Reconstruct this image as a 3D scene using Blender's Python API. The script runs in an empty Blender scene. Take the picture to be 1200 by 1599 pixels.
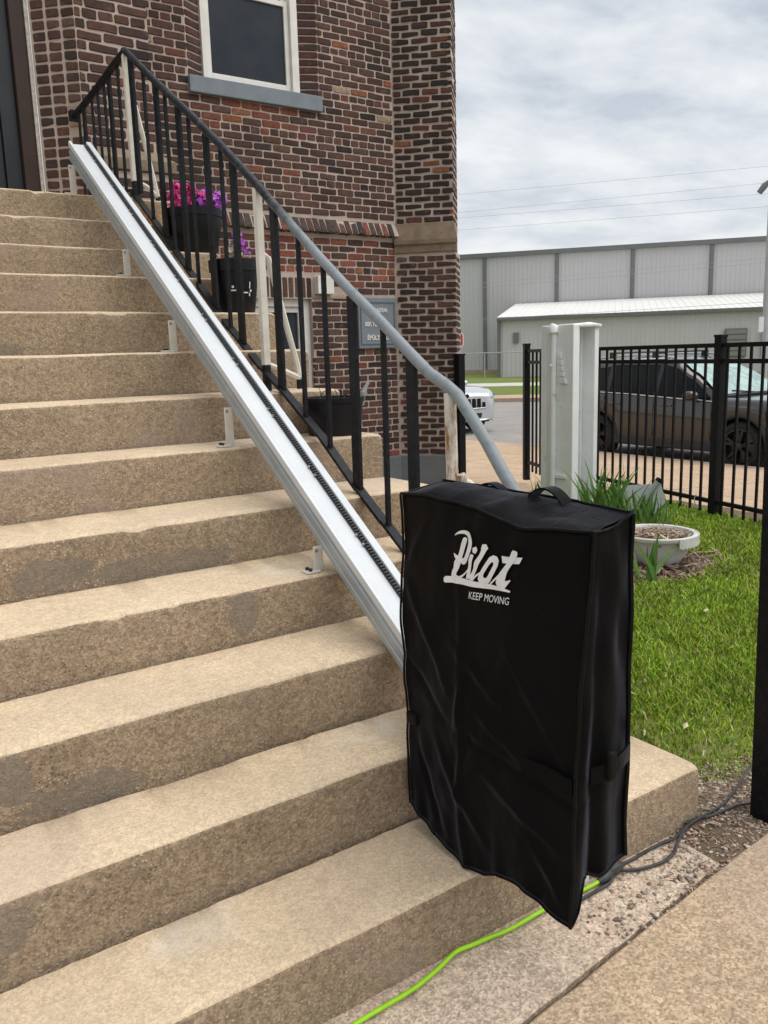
import bpy, bmesh, math, random
import numpy as np
from mathutils import Vector, Matrix, noise as mnoise
from mathutils.geometry import tessellate_polygon

C = bpy.context
SC = C.scene
COL = SC.collection
random.seed(7)
RNG = np.random.default_rng(11)

# ------------------------------------------------------------------ camera, sky, sun, exposure
CAMP = Vector((-1.9658, -1.3117, 1.3364))
CR = Vector((.8209, -.5703, -.0293)); CU = Vector((.1283, .1347, .9825)); CF = Vector((.5564, .8103, -.1841))
CF.normalize(); CR = (CR - CF*CR.dot(CF)).normalized(); CU = CR.cross(CF)
cd = bpy.data.cameras.new('camera'); cam = bpy.data.objects.new('camera', cd); COL.objects.link(cam)
cd.sensor_fit = 'HORIZONTAL'; cd.sensor_width = 36; cd.lens = 36*1308.52/1200
cd.clip_start = .05; cd.clip_end = 2000
M = Matrix((CR, CU, -CF)).transposed().to_4x4(); M.translation = CAMP
cam.matrix_world = M
SC.camera = cam
SUN_EL, SUN_AZ = math.radians(62), math.radians(132)      # azimuth from +Y towards +X
SUN_DIR = Vector((math.sin(SUN_AZ)*math.cos(SUN_EL), math.cos(SUN_AZ)*math.cos(SUN_EL), math.sin(SUN_EL)))

def build_world():
    w = bpy.data.worlds.new('World'); SC.world = w; w.use_nodes = True
    nt = w.node_tree; nt.nodes.clear()
    N = nt.nodes.new; L = nt.links.new
    out = N('ShaderNodeOutputWorld'); bg = N('ShaderNodeBackground'); L(bg.outputs[0], out.inputs[0])
    sky = N('ShaderNodeTexSky'); sky.sky_type = 'NISHITA'; sky.sun_disc = False
    sky.sun_elevation = SUN_EL; sky.sun_rotation = SUN_AZ
    tc = N('ShaderNodeTexCoord'); sep = N('ShaderNodeSeparateXYZ'); L(tc.outputs['Generated'], sep.inputs[0])
    mz = N('ShaderNodeMath'); mz.operation = 'MAXIMUM'; L(sep.outputs[2], mz.inputs[0]); mz.inputs[1].default_value = 0
    ad = N('ShaderNodeMath'); ad.operation = 'ADD'; L(mz.outputs[0], ad.inputs[0]); ad.inputs[1].default_value = .16
    dx = N('ShaderNodeMath'); dx.operation = 'DIVIDE'; L(sep.outputs[0], dx.inputs[0]); L(ad.outputs[0], dx.inputs[1])
    dy = N('ShaderNodeMath'); dy.operation = 'DIVIDE'; L(sep.outputs[1], dy.inputs[0]); L(ad.outputs[0], dy.inputs[1])
    cb = N('ShaderNodeCombineXYZ'); L(dx.outputs[0], cb.inputs[0]); L(dy.outputs[0], cb.inputs[1])
    mp = N('ShaderNodeMapping'); L(cb.outputs[0], mp.inputs[0]); mp.inputs['Rotation'].default_value = (0, 0, .62); mp.inputs['Scale'].default_value = (1.0, 1.35, 1); mp.inputs['Location'].default_value = (3.1, 1.2, 0)
    n1 = N('ShaderNodeTexNoise'); L(mp.outputs[0], n1.inputs['Vector']); n1.inputs['Scale'].default_value = 2.2; n1.inputs['Detail'].default_value = 9; n1.inputs['Roughness'].default_value = .58; n1.inputs['Distortion'].default_value = .15
    rp = N('ShaderNodeValToRGB'); L(n1.outputs['Fac'], rp.inputs[0])
    e = rp.color_ramp.elements
    e[0].position = .37; e[0].color = (.56, .615, .70, 1)
    e[1].position = .66; e[1].color = (.96, .975, .985, 1)
    x = e.new(.5); x.color = (.76, .80, .85, 1)
    # thinner, whiter towards the horizon
    hz = N('ShaderNodeMapRange'); L(mz.outputs[0], hz.inputs[0]); hz.inputs[1].default_value = .02; hz.inputs[2].default_value = .32; hz.inputs[3].default_value = .6; hz.inputs[4].default_value = 0
    mh = N('ShaderNodeMix'); mh.data_type = 'RGBA'; L(hz.outputs[0], mh.inputs[0]); L(rp.outputs[0], mh.inputs[6]); mh.inputs[7].default_value = (.93, .945, .95, 1)
    sc = N('ShaderNodeVectorMath'); sc.operation = 'SCALE'; L(mh.outputs[2], sc.inputs[0]); sc.inputs['Scale'].default_value = 4.75
    mx = N('ShaderNodeMix'); mx.data_type = 'RGBA'; mx.inputs[0].default_value = .95
    L(sky.outputs[0], mx.inputs[6]); L(sc.outputs[0], mx.inputs[7])
    L(mx.outputs[2], bg.inputs[0]); bg.inputs[1].default_value = .1
build_world()
sl = bpy.data.lights.new('sun', 'SUN'); sl.energy = 1.5; sl.angle = math.radians(75); sl.color = (1, .955, .89)
so = bpy.data.objects.new('sun', sl); COL.objects.link(so); so.rotation_euler = SUN_DIR.to_track_quat('Z', 'Y').to_euler(); so.location = (0, 0, 20)
SC.view_settings.view_transform = 'Standard'; SC.view_settings.look = 'None'
SC.view_settings.exposure = 1.0; SC.view_settings.gamma = 1; SC.view_settings.use_curve_mapping = False
SC.render.engine = 'CYCLES'
SC.cycles.max_bounces = 6

# ------------------------------------------------------------------ helpers
class MB:
    def __init__(s): s.v = []; s.f = []; s.m = []; s.c = []; s.n = 0
    def add(s, vs, fs, m=0, col=None):
        b = len(s.v); s.v += [tuple(p) for p in vs]
        for f in fs:
            s.f.append(tuple(i+b for i in f)); s.m.append(m)
            if col is not None: s.c.append(col)
    def box(s, x0, x1, y0, y1, z0, z1, m=0, col=None):
        s.add([(x0,y0,z0),(x1,y0,z0),(x1,y1,z0),(x0,y1,z0),(x0,y0,z1),(x1,y0,z1),(x1,y1,z1),(x0,y1,z1)],
              [(0,3,2,1),(4,5,6,7),(0,1,5,4),(1,2,6,5),(2,3,7,6),(3,0,4,7)], m, col)
    def obox(s, c, ux, uy, uz, hx, hy, hz, m=0, col=None):
        c = Vector(c); vs = []
        for k in (-1, 1):
            for a, b in ((-1,-1),(1,-1),(1,1),(-1,1)):
                vs.append(c + ux*(a*hx) + uy*(b*hy) + uz*(k*hz))
        s.add(vs, [(0,3,2,1),(4,5,6,7),(0,1,5,4),(1,2,6,5),(2,3,7,6),(3,0,4,7)], m, col)
    def bar(s, p0, p1, w, d, up=Vector((0,0,1)), m=0):
        p0 = Vector(p0); p1 = Vector(p1); z = (p1-p0); l = z.length; z.normalize()
        x = up.cross(z)
        if x.length < 1e-4: x = Vector((1,0,0)).cross(z)
        if x.length < 1e-4: x = Vector((1,0,0))
        x.normalize(); y = z.cross(x)
        s.obox((p0+p1)/2, x, y, z, w/2, d/2, l/2, m)
    def tube(s, pts, r, n=8, m=0, cap=True, sq=1.0):
        pts = [Vector(p) for p in pts]; rs = r if isinstance(r, (list, tuple)) else [r]*len(pts)
        b = len(s.v); up = None
        for i, p in enumerate(pts):
            t = (pts[min(i+1, len(pts)-1)] - pts[max(i-1, 0)]).normalized()
            if up is None:
                up = Vector((0,0,1)) if abs(t.z) < .9 else Vector((1,0,0))
            x = up.cross(t).normalized(); y = t.cross(x); up = y
            for k in range(n):
                a = 2*math.pi*k/n
                s.v.append(tuple(p + x*(math.cos(a)*rs[i]) + y*(math.sin(a)*rs[i]*sq)))
        for i in range(len(pts)-1):
            for k in range(n):
                s.f.append((b+i*n+k, b+i*n+(k+1)%n, b+(i+1)*n+(k+1)%n, b+(i+1)*n+k)); s.m.append(m)
        if cap:
            s.f.append(tuple(b+k for k in reversed(range(n)))); s.m.append(m)
            s.f.append(tuple(b+(len(pts)-1)*n+k for k in range(n))); s.m.append(m)
    def lathe(s, prof, c, n=28, m=0, flute=None):
        cx, cy, cz = c; b = len(s.v)
        for (r, z) in prof:
            for k in range(n):
                a = 2*math.pi*k/n
                rr = r*(1 + (flute(a, z) if flute else 0))
                s.v.append((cx+rr*math.cos(a), cy+rr*math.sin(a), cz+z))
        for i in range(len(prof)-1):
            for k in range(n):
                s.f.append((b+i*n+k, b+i*n+(k+1)%n, b+(i+1)*n+(k+1)%n, b+(i+1)*n+k)); s.m.append(m)
    def prism(s, poly, z0, z1, m=0):
        n = len(poly); b = len(s.v)
        s.v += [(x, y, z0) for x, y in poly] + [(x, y, z1) for x, y in poly]
        s.f.append(tuple(b+i for i in reversed(range(n)))); s.f.append(tuple(b+n+i for i in range(n))); s.m += [m, m]
        for i in range(n):
            j = (i+1) % n; s.f.append((b+i, b+j, b+n+j, b+n+i)); s.m.append(m)

def wloc(o):
    p = Vector((0, 0, 0))
    while o is not None:
        p += o.location; o = o.parent
    return p

def obj(name, mb, mats, parent=None, smooth=None, bevel=0, fixn=True):
    me = bpy.data.meshes.new(name)
    off = wloc(parent) if parent else Vector((0,0,0))
    me.from_pydata([(x-off.x, y-off.y, z-off.z) for x, y, z in mb.v], [], mb.f)
    if not isinstance(mats, (list, tuple)): mats = [mats]
    for m in mats: me.materials.append(m)
    if len(mats) > 1: me.polygons.foreach_set('material_index', mb.m)
    if fixn:
        bm = bmesh.new(); bm.from_mesh(me); bmesh.ops.recalc_face_normals(bm, faces=bm.faces); bm.to_mesh(me); bm.free()
    if smooth is not None:
        me.polygons.foreach_set('use_smooth', [True]*len(me.polygons))
        me.set_sharp_from_angle(angle=math.radians(smooth))
    if mb.c:
        ca = me.color_attributes.new('Col', 'FLOAT_COLOR', 'CORNER')
        arr = np.zeros((len(me.loops), 4), np.float32); arr[:, 3] = 1
        tot = np.zeros(len(me.polygons), np.int32); me.polygons.foreach_get('loop_total', tot)
        arr[:, :3] = np.repeat(np.array(mb.c, np.float32), tot, axis=0)
        ca.data.foreach_set('color', arr.ravel())
    o = bpy.data.objects.new(name, me); COL.objects.link(o); o.parent = parent
    if bevel:
        md = o.modifiers.new('bevel', 'BEVEL'); md.width = bevel; md.segments = 2; md.limit_method = 'ANGLE'; md.angle_limit = math.radians(50)
    return o

def tag(o, label, cat, group=None):
    o['label'] = label; o['category'] = cat
    if group: o['group'] = group
    return o
def thing(name, label, cat, loc=(0,0,0), group=None):
    o = bpy.data.objects.new(name, None); COL.objects.link(o); o.location = loc; o.empty_display_size = .2
    return tag(o, label, cat, group)
def struct(o): o['kind'] = 'structure'; return o
def stuff(o): o['kind'] = 'stuff'; return o
def copy_tree(o, parent=None):
    c = o.copy(); COL.objects.link(c); c.parent = parent
    for ch in list(o.children): copy_tree(ch, c)
    return c

# ------------------------------------------------------------------ materials
class NT:
    def __init__(s, name):
        s.mat = bpy.data.materials.new(name); s.mat.use_nodes = True
        s.nt = s.mat.node_tree; s.nt.nodes.clear()
        s.out = s.n('ShaderNodeOutputMaterial'); s.b = s.n('ShaderNodeBsdfPrincipled'); s.l(s.b.outputs[0], s.out.inputs[0])
        s.geo = s.n('ShaderNodeNewGeometry'); s.pos = s.geo.outputs['Position']
    def n(s, t): return s.nt.nodes.new(t)
    def l(s, a, b): s.nt.links.new(a, b)
    def val(s, sock, v):
        if hasattr(v, 'links') or isinstance(v, bpy.types.NodeSocket): s.l(v, sock)
        else: sock.default_value = v
    def noise(s, scale, detail=4, rough=.55, vec=None, stretch=None, dist=0):
        t = s.n('ShaderNodeTexNoise'); v = vec or s.pos
        if stretch:
            m = s.n('ShaderNodeMapping'); s.l(v, m.inputs[0]); m.inputs['Scale'].default_value = stretch; v = m.outputs[0]
        s.l(v, t.inputs['Vector']); t.inputs['Scale'].default_value = scale; t.inputs['Detail'].default_value = detail; t.inputs['Roughness'].default_value = rough; t.inputs['Distortion'].default_value = dist
        return t.outputs['Fac']
    def voro(s, scale, feature='F1', out='Distance', rnd=1.0):
        t = s.n('ShaderNodeTexVoronoi'); t.feature = feature; s.l(s.pos, t.inputs['Vector']); t.inputs['Scale'].default_value = scale; t.inputs['Randomness'].default_value = rnd
        return t.outputs[out]
    def ramp(s, fac, a, b, lo=0., hi=1.):
        t = s.n('ShaderNodeMapRange'); t.clamp = True; s.l(fac, t.inputs[0]); t.inputs[1].default_value = a; t.inputs[2].default_value = b; t.inputs[3].default_value = lo; t.inputs[4].default_value = hi
        return t.outputs[0]
    def mix(s, f, a, b, mode='MIX'):
        t = s.n('ShaderNodeMix'); t.data_type = 'RGBA'; t.blend_type = mode
        s.val(t.inputs[0], f)
        for k, v in ((6, a), (7, b)):
            if isinstance(v, tuple): t.inputs[k].default_value = (*v[:3], 1)
            else: s.l(v, t.inputs[k])
        return t.outputs[2]
    def math(s, op, a, b=0.):
        t = s.n('ShaderNodeMath'); t.operation = op; s.val(t.inputs[0], a); s.val(t.inputs[1], b); return t.outputs[0]
    def near(s, p, r, inv=(1,1,1)):      # 1 close to a point, 0 beyond r
        a = s.n('ShaderNodeVectorMath'); a.operation = 'SUBTRACT'; s.l(s.pos, a.inputs[0]); a.inputs[1].default_value = p
        m = s.n('ShaderNodeVectorMath'); m.operation = 'MULTIPLY'; s.l(a.outputs[0], m.inputs[0]); m.inputs[1].default_value = inv
        d = s.n('ShaderNodeVectorMath'); d.operation = 'LENGTH'; s.l(m.outputs[0], d.inputs[0])
        return s.ramp(d.outputs['Value'], r, r*.25)
    def grain(s, col, scale, lo, hi):
        sx = s.n('ShaderNodeSeparateColor'); s.l(s.voro(scale, 'F1', 'Color'), sx.inputs[0]); g = s.ramp(sx.outputs[0], 0, 1, lo, hi)
        cb = s.n('ShaderNodeCombineColor')
        for i in range(3): s.l(g, cb.inputs[i])
        return s.mix(1.0, col, cb.outputs[0], 'MULTIPLY')
    def bump(s, h, strength=.3, dist=.01):
        t = s.n('ShaderNodeBump'); s.l(h, t.inputs['Height']); t.inputs['Strength'].default_value = strength; t.inputs['Distance'].default_value = dist
        s.l(t.outputs[0], s.b.inputs['Normal'])
    def fin(s, col, rough=.7, spec=.4, metal=0., **k):
        if isinstance(col, tuple): s.b.inputs['Base Color'].default_value = (*col[:3], 1)
        else: s.l(col, s.b.inputs['Base Color'])
        s.val(s.b.inputs['Roughness'], rough); s.b.inputs['Specular IOR Level'].default_value = spec; s.b.inputs['Metallic'].default_value = metal
        for kk, v in k.items(): s.b.inputs[kk.replace('_', ' ')].default_value = v
        return s.mat

def plain(name, c1, c2=None, scale=8, rough=.6, spec=.4, metal=0, bump=0, bscale=60, **k):
    t = NT(name)
    col = t.mix(t.ramp(t.noise(scale, 5, .6), .35, .65), c1, c2) if c2 else c1
    if bump: t.bump(t.noise(bscale, 3), bump, .004)
    return t.fin(col, rough, spec, metal, **k)

def m_tread():
    t = NT('worn_concrete_tread')
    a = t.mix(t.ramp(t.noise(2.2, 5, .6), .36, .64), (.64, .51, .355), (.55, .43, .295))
    a = t.mix(t.ramp(t.noise(26, 4, .7), .45, .75, 0, .35), a, (.34, .26, .18))
    a = t.grain(t.grain(a, 230, .84, 1.17), 100, .94, 1.07)
    a = t.mix(t.ramp(t.noise(105, 3, .85), .60, .70, 0, .5), a, (.34, .26, .18))
    a = t.mix(t.math('MULTIPLY', t.ramp(t.noise(1.1, 3), .52, .68), .45), a, (.50, .40, .34))
    for p, r in (((-.78,.47,.347), .17), ((-.76,.98,.684), .16), ((-.66,1.56,1.022), .16), ((-.7,2.07,1.373), .15), ((-1.45,.25,.1687),.18)):
        a = t.mix(t.math('MULTIPLY', t.math('MULTIPLY', t.near(p, r, (1,1.4,1)), t.ramp(t.noise(14, 5, .7), .38, .62)), .75), a, (.70, .64, .55))
    rs = t.near((-1.83, 1.45, .863), .07, (1,2.2,1))
    a = t.mix(t.math('MULTIPLY', rs, t.ramp(t.noise(30, 4), .3, .6)), a, (.30, .07, .02))
    t.bump(t.math('ADD', t.noise(120, 4, .8), t.noise(9, 3)), .35, .006)
    return t.fin(a, .92, .25)
def m_riser():
    t = NT('weathered_concrete_riser')
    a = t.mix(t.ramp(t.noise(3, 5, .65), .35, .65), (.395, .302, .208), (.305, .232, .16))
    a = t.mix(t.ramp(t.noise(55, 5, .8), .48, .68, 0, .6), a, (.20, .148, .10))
    a = t.grain(t.grain(a, 190, .74, 1.28), 80, .88, 1.14)
    v = t.voro(115, 'F1', 'Color'); sx = t.n('ShaderNodeSeparateColor'); t.l(v, sx.inputs[0])
    vd = t.voro(115)
    peb = t.math('MULTIPLY', t.ramp(sx.outputs[0], .68, .74), t.ramp(vd, .42, .25))
    a = t.mix(t.math('MULTIPLY', peb, t.ramp(t.noise(5, 3), .35, .6, .15, .85)), a, (.62, .51, .40))
    pits = t.math('MULTIPLY', t.math('MULTIPLY', t.ramp(sx.outputs[1], .84, .90), t.ramp(t.noise(6, 4), .45, .62)), t.ramp(vd, .42, .25))
    a = t.mix(t.math('MULTIPLY', pits, .75), a, (.095, .07, .05))
    a = t.mix(t.ramp(t.noise(2.3, 3), .60, .70, 0, .55), a, (.36, .275, .235))
    # grey cement repair patches with a ragged outline
    pn = t.noise(9, 6, .7, stretch=(1, 1, 1.6))
    for p, r, inv in (((-1.78,.279,.30),.10,(.8,1,1)), ((-.98,.841,.61),.085,(1,1,.7)), ((-1.42,1.16,.735),.11,(.55,1,1.2)), ((-1.70,.5304,.46),.07,(.9,1,.6)), ((-1.52,.5304,.385),.10,(.5,1,1.4)),
                      ((-1.75,1.16,.76),.07,(.6,1,.9)), ((-1.12,1.16,.72),.16,(.35,1,2.4)), ((-1.65,2.347,1.40),.5,(.5,1,9)), ((-1.66,1.5,.95),.045,(.8,1,1)),((-1.78,1.5,.955),.04,(1,1,.8)),((-1.45,2.063,1.29),.035,(1,1,.6)), ((-1.9,.5304,.37),.2,(.6,1,3.5)),((-1.9,.279,.20),.12,(.6,1,1.8))):
        q = t.math('ADD', t.near(p, r*.85, inv), t.math('MULTIPLY', t.math('SUBTRACT', pn, .5), 2.2))
        a = t.mix(t.ramp(q, .43, .50, 0, .58), a, (.20, .175, .145))
    rs = t.near((-.20, 3.51, 2.13), .13, (1.7,.6,.8))
    a = t.mix(t.math('MULTIPLY', rs, t.ramp(t.noise(18, 4, .6, stretch=(2.5,1,.4)), .30, .55)), a, (.20, .06, .015))
    t.bump(t.math('ADD', t.noise(110, 4, .8), t.math('MULTIPLY', peb, .6)), .6, .008)
    return t.fin(a, .95, .2)
def m_slab(name, c1, c2, c3):
    t = NT(name)
    a = t.mix(t.ramp(t.noise(1.8, 5, .6), .36, .64), c1, c2)
    a = t.mix(t.ramp(t.noise(14, 5, .75), .5, .72, 0, .6), a, c3)
    a = t.grain(t.grain(a, 190, .66, 1.34), 75, .86, 1.15)
    a = t.mix(t.ramp(t.noise(110, 3, .85), .60, .68, 0, .6), a, tuple(x*.42 for x in c1))
    a = t.mix(t.ramp(t.noise(1.3, 4), .52, .66, 0, .35), a, (.46, .36, .31))
    t.bump(t.math('ADD', t.noise(130, 4, .8), t.noise(11, 3)), .5, .006)
    return t.fin(a, .93, .2)

MAT = {}
MAT['tread'] = m_tread(); MAT['riser'] = m_riser()
MAT['slab'] = m_slab('sidewalk_concrete', (.48, .36, .245), (.40, .30, .205), (.33, .245, .17))
MAT['worn_slab'] = m_slab('worn_concrete_strip', (.56, .45, .35), (.47, .37, .285), (.34, .26, .195))
MAT['pave'] = m_slab('driveway_concrete', (.50, .365, .245), (.43, .31, .21), (.37, .27, .18))
MAT['kerb'] = m_slab('kerb_concrete', (.42, .32, .25), (.36, .27, .21), (.3, .22, .17))
MAT['asphalt'] = m_slab('weathered_asphalt', (.30, .285, .27), (.26, .245, .235), (.22, .21, .2))
MAT['path'] = m_slab('far_path_concrete', (.55, .53, .49), (.5, .48, .44), (.45, .43, .39))
def m_brick(name, stuffy):
    t = NT(name)
    if stuffy:
        a = t.n('ShaderNodeVertexColor'); a.layer_name = 'Col'; base = a.outputs['Color']
    else:
        a = t.n('ShaderNodeObjectInfo'); base = a.outputs['Color']
    c = t.mix(t.ramp(t.noise(38, 5, .7), .30, .66), base, t.mix(.62, base, (.03, .022, .02)))
    c = t.mix(t.ramp(t.noise(11, 4, .7), .58, .74, 0, .5), c, (.20, .155, .13))
    c = t.mix(t.ramp(t.noise(2.0, 3), .5, .7, 0, .35), c, t.mix(.5, c, (.045, .035, .03)))
    c = t.mix(t.ramp(t.noise(1.3, 5, .65, stretch=(1, 1, .35)), .48, .70, 0, .45), c, (.035, .026, .023))
    t.bump(t.noise(90, 4, .75), .5, .004)
    return t.fin(c, .88, .25)
MAT['brick'] = m_brick('fired_brick', False); MAT['brick_mass'] = m_brick('fired_brick_mass', True)
def m_mortar():
    t = NT('lime_mortar')
    a = t.mix(t.ramp(t.noise(7, 5, .65), .3, .7), (.55, .45, .39), (.45, .365, .315))
    a = t.mix(t.ramp(t.noise(60, 4, .7), .55, .7, 0, .5), a, (.38, .30, .26))
    a = t.mix(t.ramp(t.noise(1.3, 5, .65, stretch=(1, 1, .35)), .48, .70, 0, .5), a, (.20, .155, .13))
    t.bump(t.noise(140, 4, .8), .6, .004)
    return t.fin(a, .95, .2)
MAT['mortar'] = m_mortar()
MAT['stone'] = plain('weathered_ledge_stone', (.27, .205, .145), (.19, .145, .105), 9, .92, .2, 0, .6, 90)
MAT['bluegrey'] = plain('blue_grey_masonry_paint', (.225, .26, .295), (.19, .222, .255), 7, .75, .3, 0, .25, 40)
MAT['plinth'] = plain('grey_plinth_paint', (.155, .17, .185), (.13, .145, .16), 5, .7, .35, 0, .3, 50)
MAT['white_trim'] = plain('white_window_paint', (.80, .79, .76), (.72, .70, .66), 9, .45, .45)
MAT['caulk'] = plain('old_white_caulk', (.62, .58, .54), (.42, .37, .33), 26, .8, .2)
MAT['letter'] = plain('white_letter_paint', (.78, .76, .72), (.62, .60, .57), 30, .6)
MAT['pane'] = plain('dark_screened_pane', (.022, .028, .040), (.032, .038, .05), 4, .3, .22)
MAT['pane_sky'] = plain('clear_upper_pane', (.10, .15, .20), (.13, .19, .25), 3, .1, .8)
MAT['door_glass'] = plain('smoked_door_glass', (.018, .02, .022), (.035, .037, .04), 1.2, .08, .6)
MAT['door_metal'] = plain('black_door_metal', (.012, .013, .017), (.018, .019, .024), 5, .35, .5)
MAT['door_wood'] = plain('dark_brown_door_jamb', (.030, .017, .013), (.045, .022, .015), 8, .55, .4)
MAT['gap'] = plain('dark_recess', (.012, .011, .011), None, 1, .95, .1)
def m_ironpaint(name, c, chips=True):
    t = NT(name)
    a = t.mix(t.ramp(t.noise(40, 4, .7), .45, .7, 0, .6), c, tuple(min(1, x*2.2+.006) for x in c))
    if chips: a = t.mix(t.ramp(t.noise(9, 5, .75), .66, .74, 0, .8), a, (.09, .035, .018))
    t.bump(t.noise(45, 3), .35, .004)
    return t.fin(a, .45, .16)
MAT['iron'] = m_ironpaint('black_iron_paint', (.010, .011, .014)); MAT['fence'] = m_ironpaint('black_fence_powder', (.006, .0065, .008), False)
def m_pipe():
    t = NT('grey_handrail_paint')
    sp = t.n('ShaderNodeSeparateXYZ'); t.l(t.pos, sp.inputs[0])
    f = t.math('ADD', t.ramp(sp.outputs[1], 1.9, 1.3), t.math('MULTIPLY', t.math('SUBTRACT', t.noise(12, 4, .7), .5), .9))
    a = t.mix(t.ramp(f, .15, .7), (.016, .017, .020), (.225, .255, .275))
    a = t.mix(t.ramp(t.noise(30, 4, .7), .5, .72, 0, .5), a, (.10, .11, .12))
    t.bump(t.noise(35, 3), .3, .004)
    return t.fin(a, .42, .3)
MAT['pipe'] = m_pipe()
def m_rustwhite():
    t = NT('rust_stained_white_paint')
    sp = t.n('ShaderNodeSeparateXYZ'); t.l(t.pos, sp.inputs[0])
    a = t.mix(t.ramp(t.noise(14, 4), .4, .7), (.70, .67, .60), (.60, .56, .49))
    r = t.math('MULTIPLY', t.ramp(t.noise(26, 5, .75, stretch=(1,1,.25)), .48, .62), t.ramp(sp.outputs[1], 1.0, .8))
    a = t.mix(r, a, (.26, .10, .025))
    a = t.mix(t.ramp(t.noise(60, 4, .7), .66, .72, 0, .7), a, (.12, .08, .06))
    return t.fin(a, .6, .4)
MAT['white_post'] = m_rustwhite()
MAT['track_white'] = plain('white_track_powder', (.64, .67, .695), (.60, .63, .655), 6, .38, .5)
MAT['track_alu'] = plain('grey_anodised_side', (.36, .395, .405), (.42, .45, .46), 14, .4, .5, .35)
MAT['bracket'] = plain('cream_bracket_paint', (.66, .63, .57), (.58, .55, .5), 20, .5)
MAT['rack'] = plain('black_rack_steel', (.012, .012, .014), (.022, .022, .024), 60, .5, .5)
MAT['bolt'] = plain('zinc_bolt', (.35, .36, .37), (.22, .23, .24), 90, .4, .5, .8)
def m_fabric():
    t = NT('black_nylon_fabric')
    a = t.mix(t.ramp(t.noise(5, 4, .6), .35, .7), (.0028, .0027, .0031), (.0042, .004, .0046))
    br = t.n('ShaderNodeTexWave'); t.l(t.pos, br.inputs[0]); br.inputs['Scale'].default_value = 260; br.bands_direction = 'Z'
    h = t.math('ADD', t.math('MULTIPLY', br.outputs['Fac'], .08), t.math('ADD', t.noise(14, 5, .6), t.math('MULTIPLY', t.noise(420, 2), .25)))
    t.bump(h, .35, .02)
    return t.fin(a, .5, .07, 0, Sheen_Weight=.25, Sheen_Roughness=.22, Sheen_Tint=(.78, .8, 1, 1))
MAT['fabric'] = m_fabric()
MAT['seam'] = plain('black_seam_binding', (.003, .003, .0034), (.005, .005, .0055), 60, .6, .15)
MAT['print'] = plain('white_screen_print', (.80, .81, .81), (.73, .74, .75), 60, .6, .3)
MAT['pot'] = plain('black_plastic_pot', (.006, .0065, .009), (.010, .011, .014), 8, .45, .25)
MAT['potting'] = plain('dry_potting_soil', (.06, .045, .035), (.12, .09, .065), 50, .95, .1, 0, .8, 70)
def m_urn():
    t = NT('old_white_plastic')
    a = t.mix(t.ramp(t.noise(7, 5, .65), .35, .7), (.66, .66, .63), (.52, .52, .48))
    a = t.mix(t.ramp(t.noise(24, 5, .7), .6, .75, 0, .5), a, (.33, .31, .26))
    return t.fin(a, .5, .4)
MAT['urn'] = m_urn()
def m_pylon():
    t = NT('flaking_white_metal_paint')
    a = t.mix(t.ramp(t.noise(5, 5, .6), .35, .7), (.84, .85, .85), (.75, .76, .76))
    a = t.mix(t.ramp(t.noise(16, 5, .75, stretch=(1,1,.5)), .62, .70, 0, .75), a, (.30, .32, .30))
    a = t.mix(t.ramp(t.noise(50, 4, .75), .68, .73, 0, .8), a, (.06, .06, .055))
    t.bump(t.noise(22, 4, .7), .35, .006)
    return t.fin(a, .6, .35)
MAT['pylon'] = m_pylon()
def m_leaf(name, c1, c2, attr=False):
    t = NT(name)
    if attr:
        a = t.n('ShaderNodeVertexColor'); a.layer_name = 'Col'; c = a.outputs['Color']
    else: c = t.mix(t.noise(30, 3), c1, c2)
    return t.fin(c, .6, .3, 0, Subsurface_Weight=0)
MAT['blade'] = m_leaf('grass_blade', None, None, True)
MAT['iris'] = m_leaf('iris_leaf', (.07, .17, .028), (.15, .27, .065))
MAT['stalk'] = plain('dry_stalk', (.36, .28, .19), (.22, .16, .11), 30, .9, .2)
MAT['chips'] = m_leaf('dry_debris', None, None, True)
MAT['petal_pink'] = plain('magenta_petal', (.55, .035, .20), (.70, .10, .36), 60, .7, .2)
MAT['petal_purple'] = plain('purple_petal', (.36, .06, .50), (.58, .18, .66), 60, .7, .2)
MAT['petal_white'] = plain('cream_petal', (.62, .57, .48), (.5, .45, .38), 60, .8, .2)
MAT['foliage'] = plain('dull_green_leaf', (.05, .09, .03), (.08, .13, .05), 40, .7, .3)
def m_soil():
    t = NT('yard_soil')
    a = t.mix(t.ramp(t.noise(6, 5, .7), .35, .65), (.20, .145, .10), (.13, .095, .065))
    a = t.mix(t.ramp(t.noise(60, 4, .8), .55, .7, 0, .7), a, (.34, .27, .20))
    t.bump(t.noise(40, 5, .8), .8, .015)
    return t.fin(a, .97, .1)
MAT['soil'] = m_soil()
def m_turf(name, c1, c2):
    t = NT(name)
    a = t.mix(t.ramp(t.noise(.35, 6, .7), .35, .65), c1, c2)
    a = t.mix(t.ramp(t.noise(3, 5, .8), .5, .75, 0, .5), a, (.22, .21, .09))
    t.bump(t.noise(12, 5, .8), .8, .05)
    return t.fin(a, .95, .1)
MAT['thatch'] = m_turf('lawn_thatch', (.17, .20, .05), (.22, .20, .085))
MAT['turf'] = m_turf('far_turf', (.13, .18, .05), (.18, .22, .065))
MAT['cord_green'] = plain('lime_cord_jacket', (.33, .66, .015), (.27, .56, .01), 40, .45, .4)
MAT['cord_black'] = plain('black_cord_jacket', (.022, .023, .025), (.05, .05, .05), 30, .5, .4)
def m_corr(name, c, bands=21.0):
    t = NT(name)
    a = t.mix(t.ramp(t.noise(.5, 4, .6, stretch=(1,1,.3)), .3, .7), c, tuple(x*.93 for x in c))
    return t.fin(a, .5, .4)
MAT['clad'] = m_corr('grey_metal_cladding', (.50, .488, .492)); MAT['clad2'] = m_corr('annex_metal_cladding', (.545, .518, .525))
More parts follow.
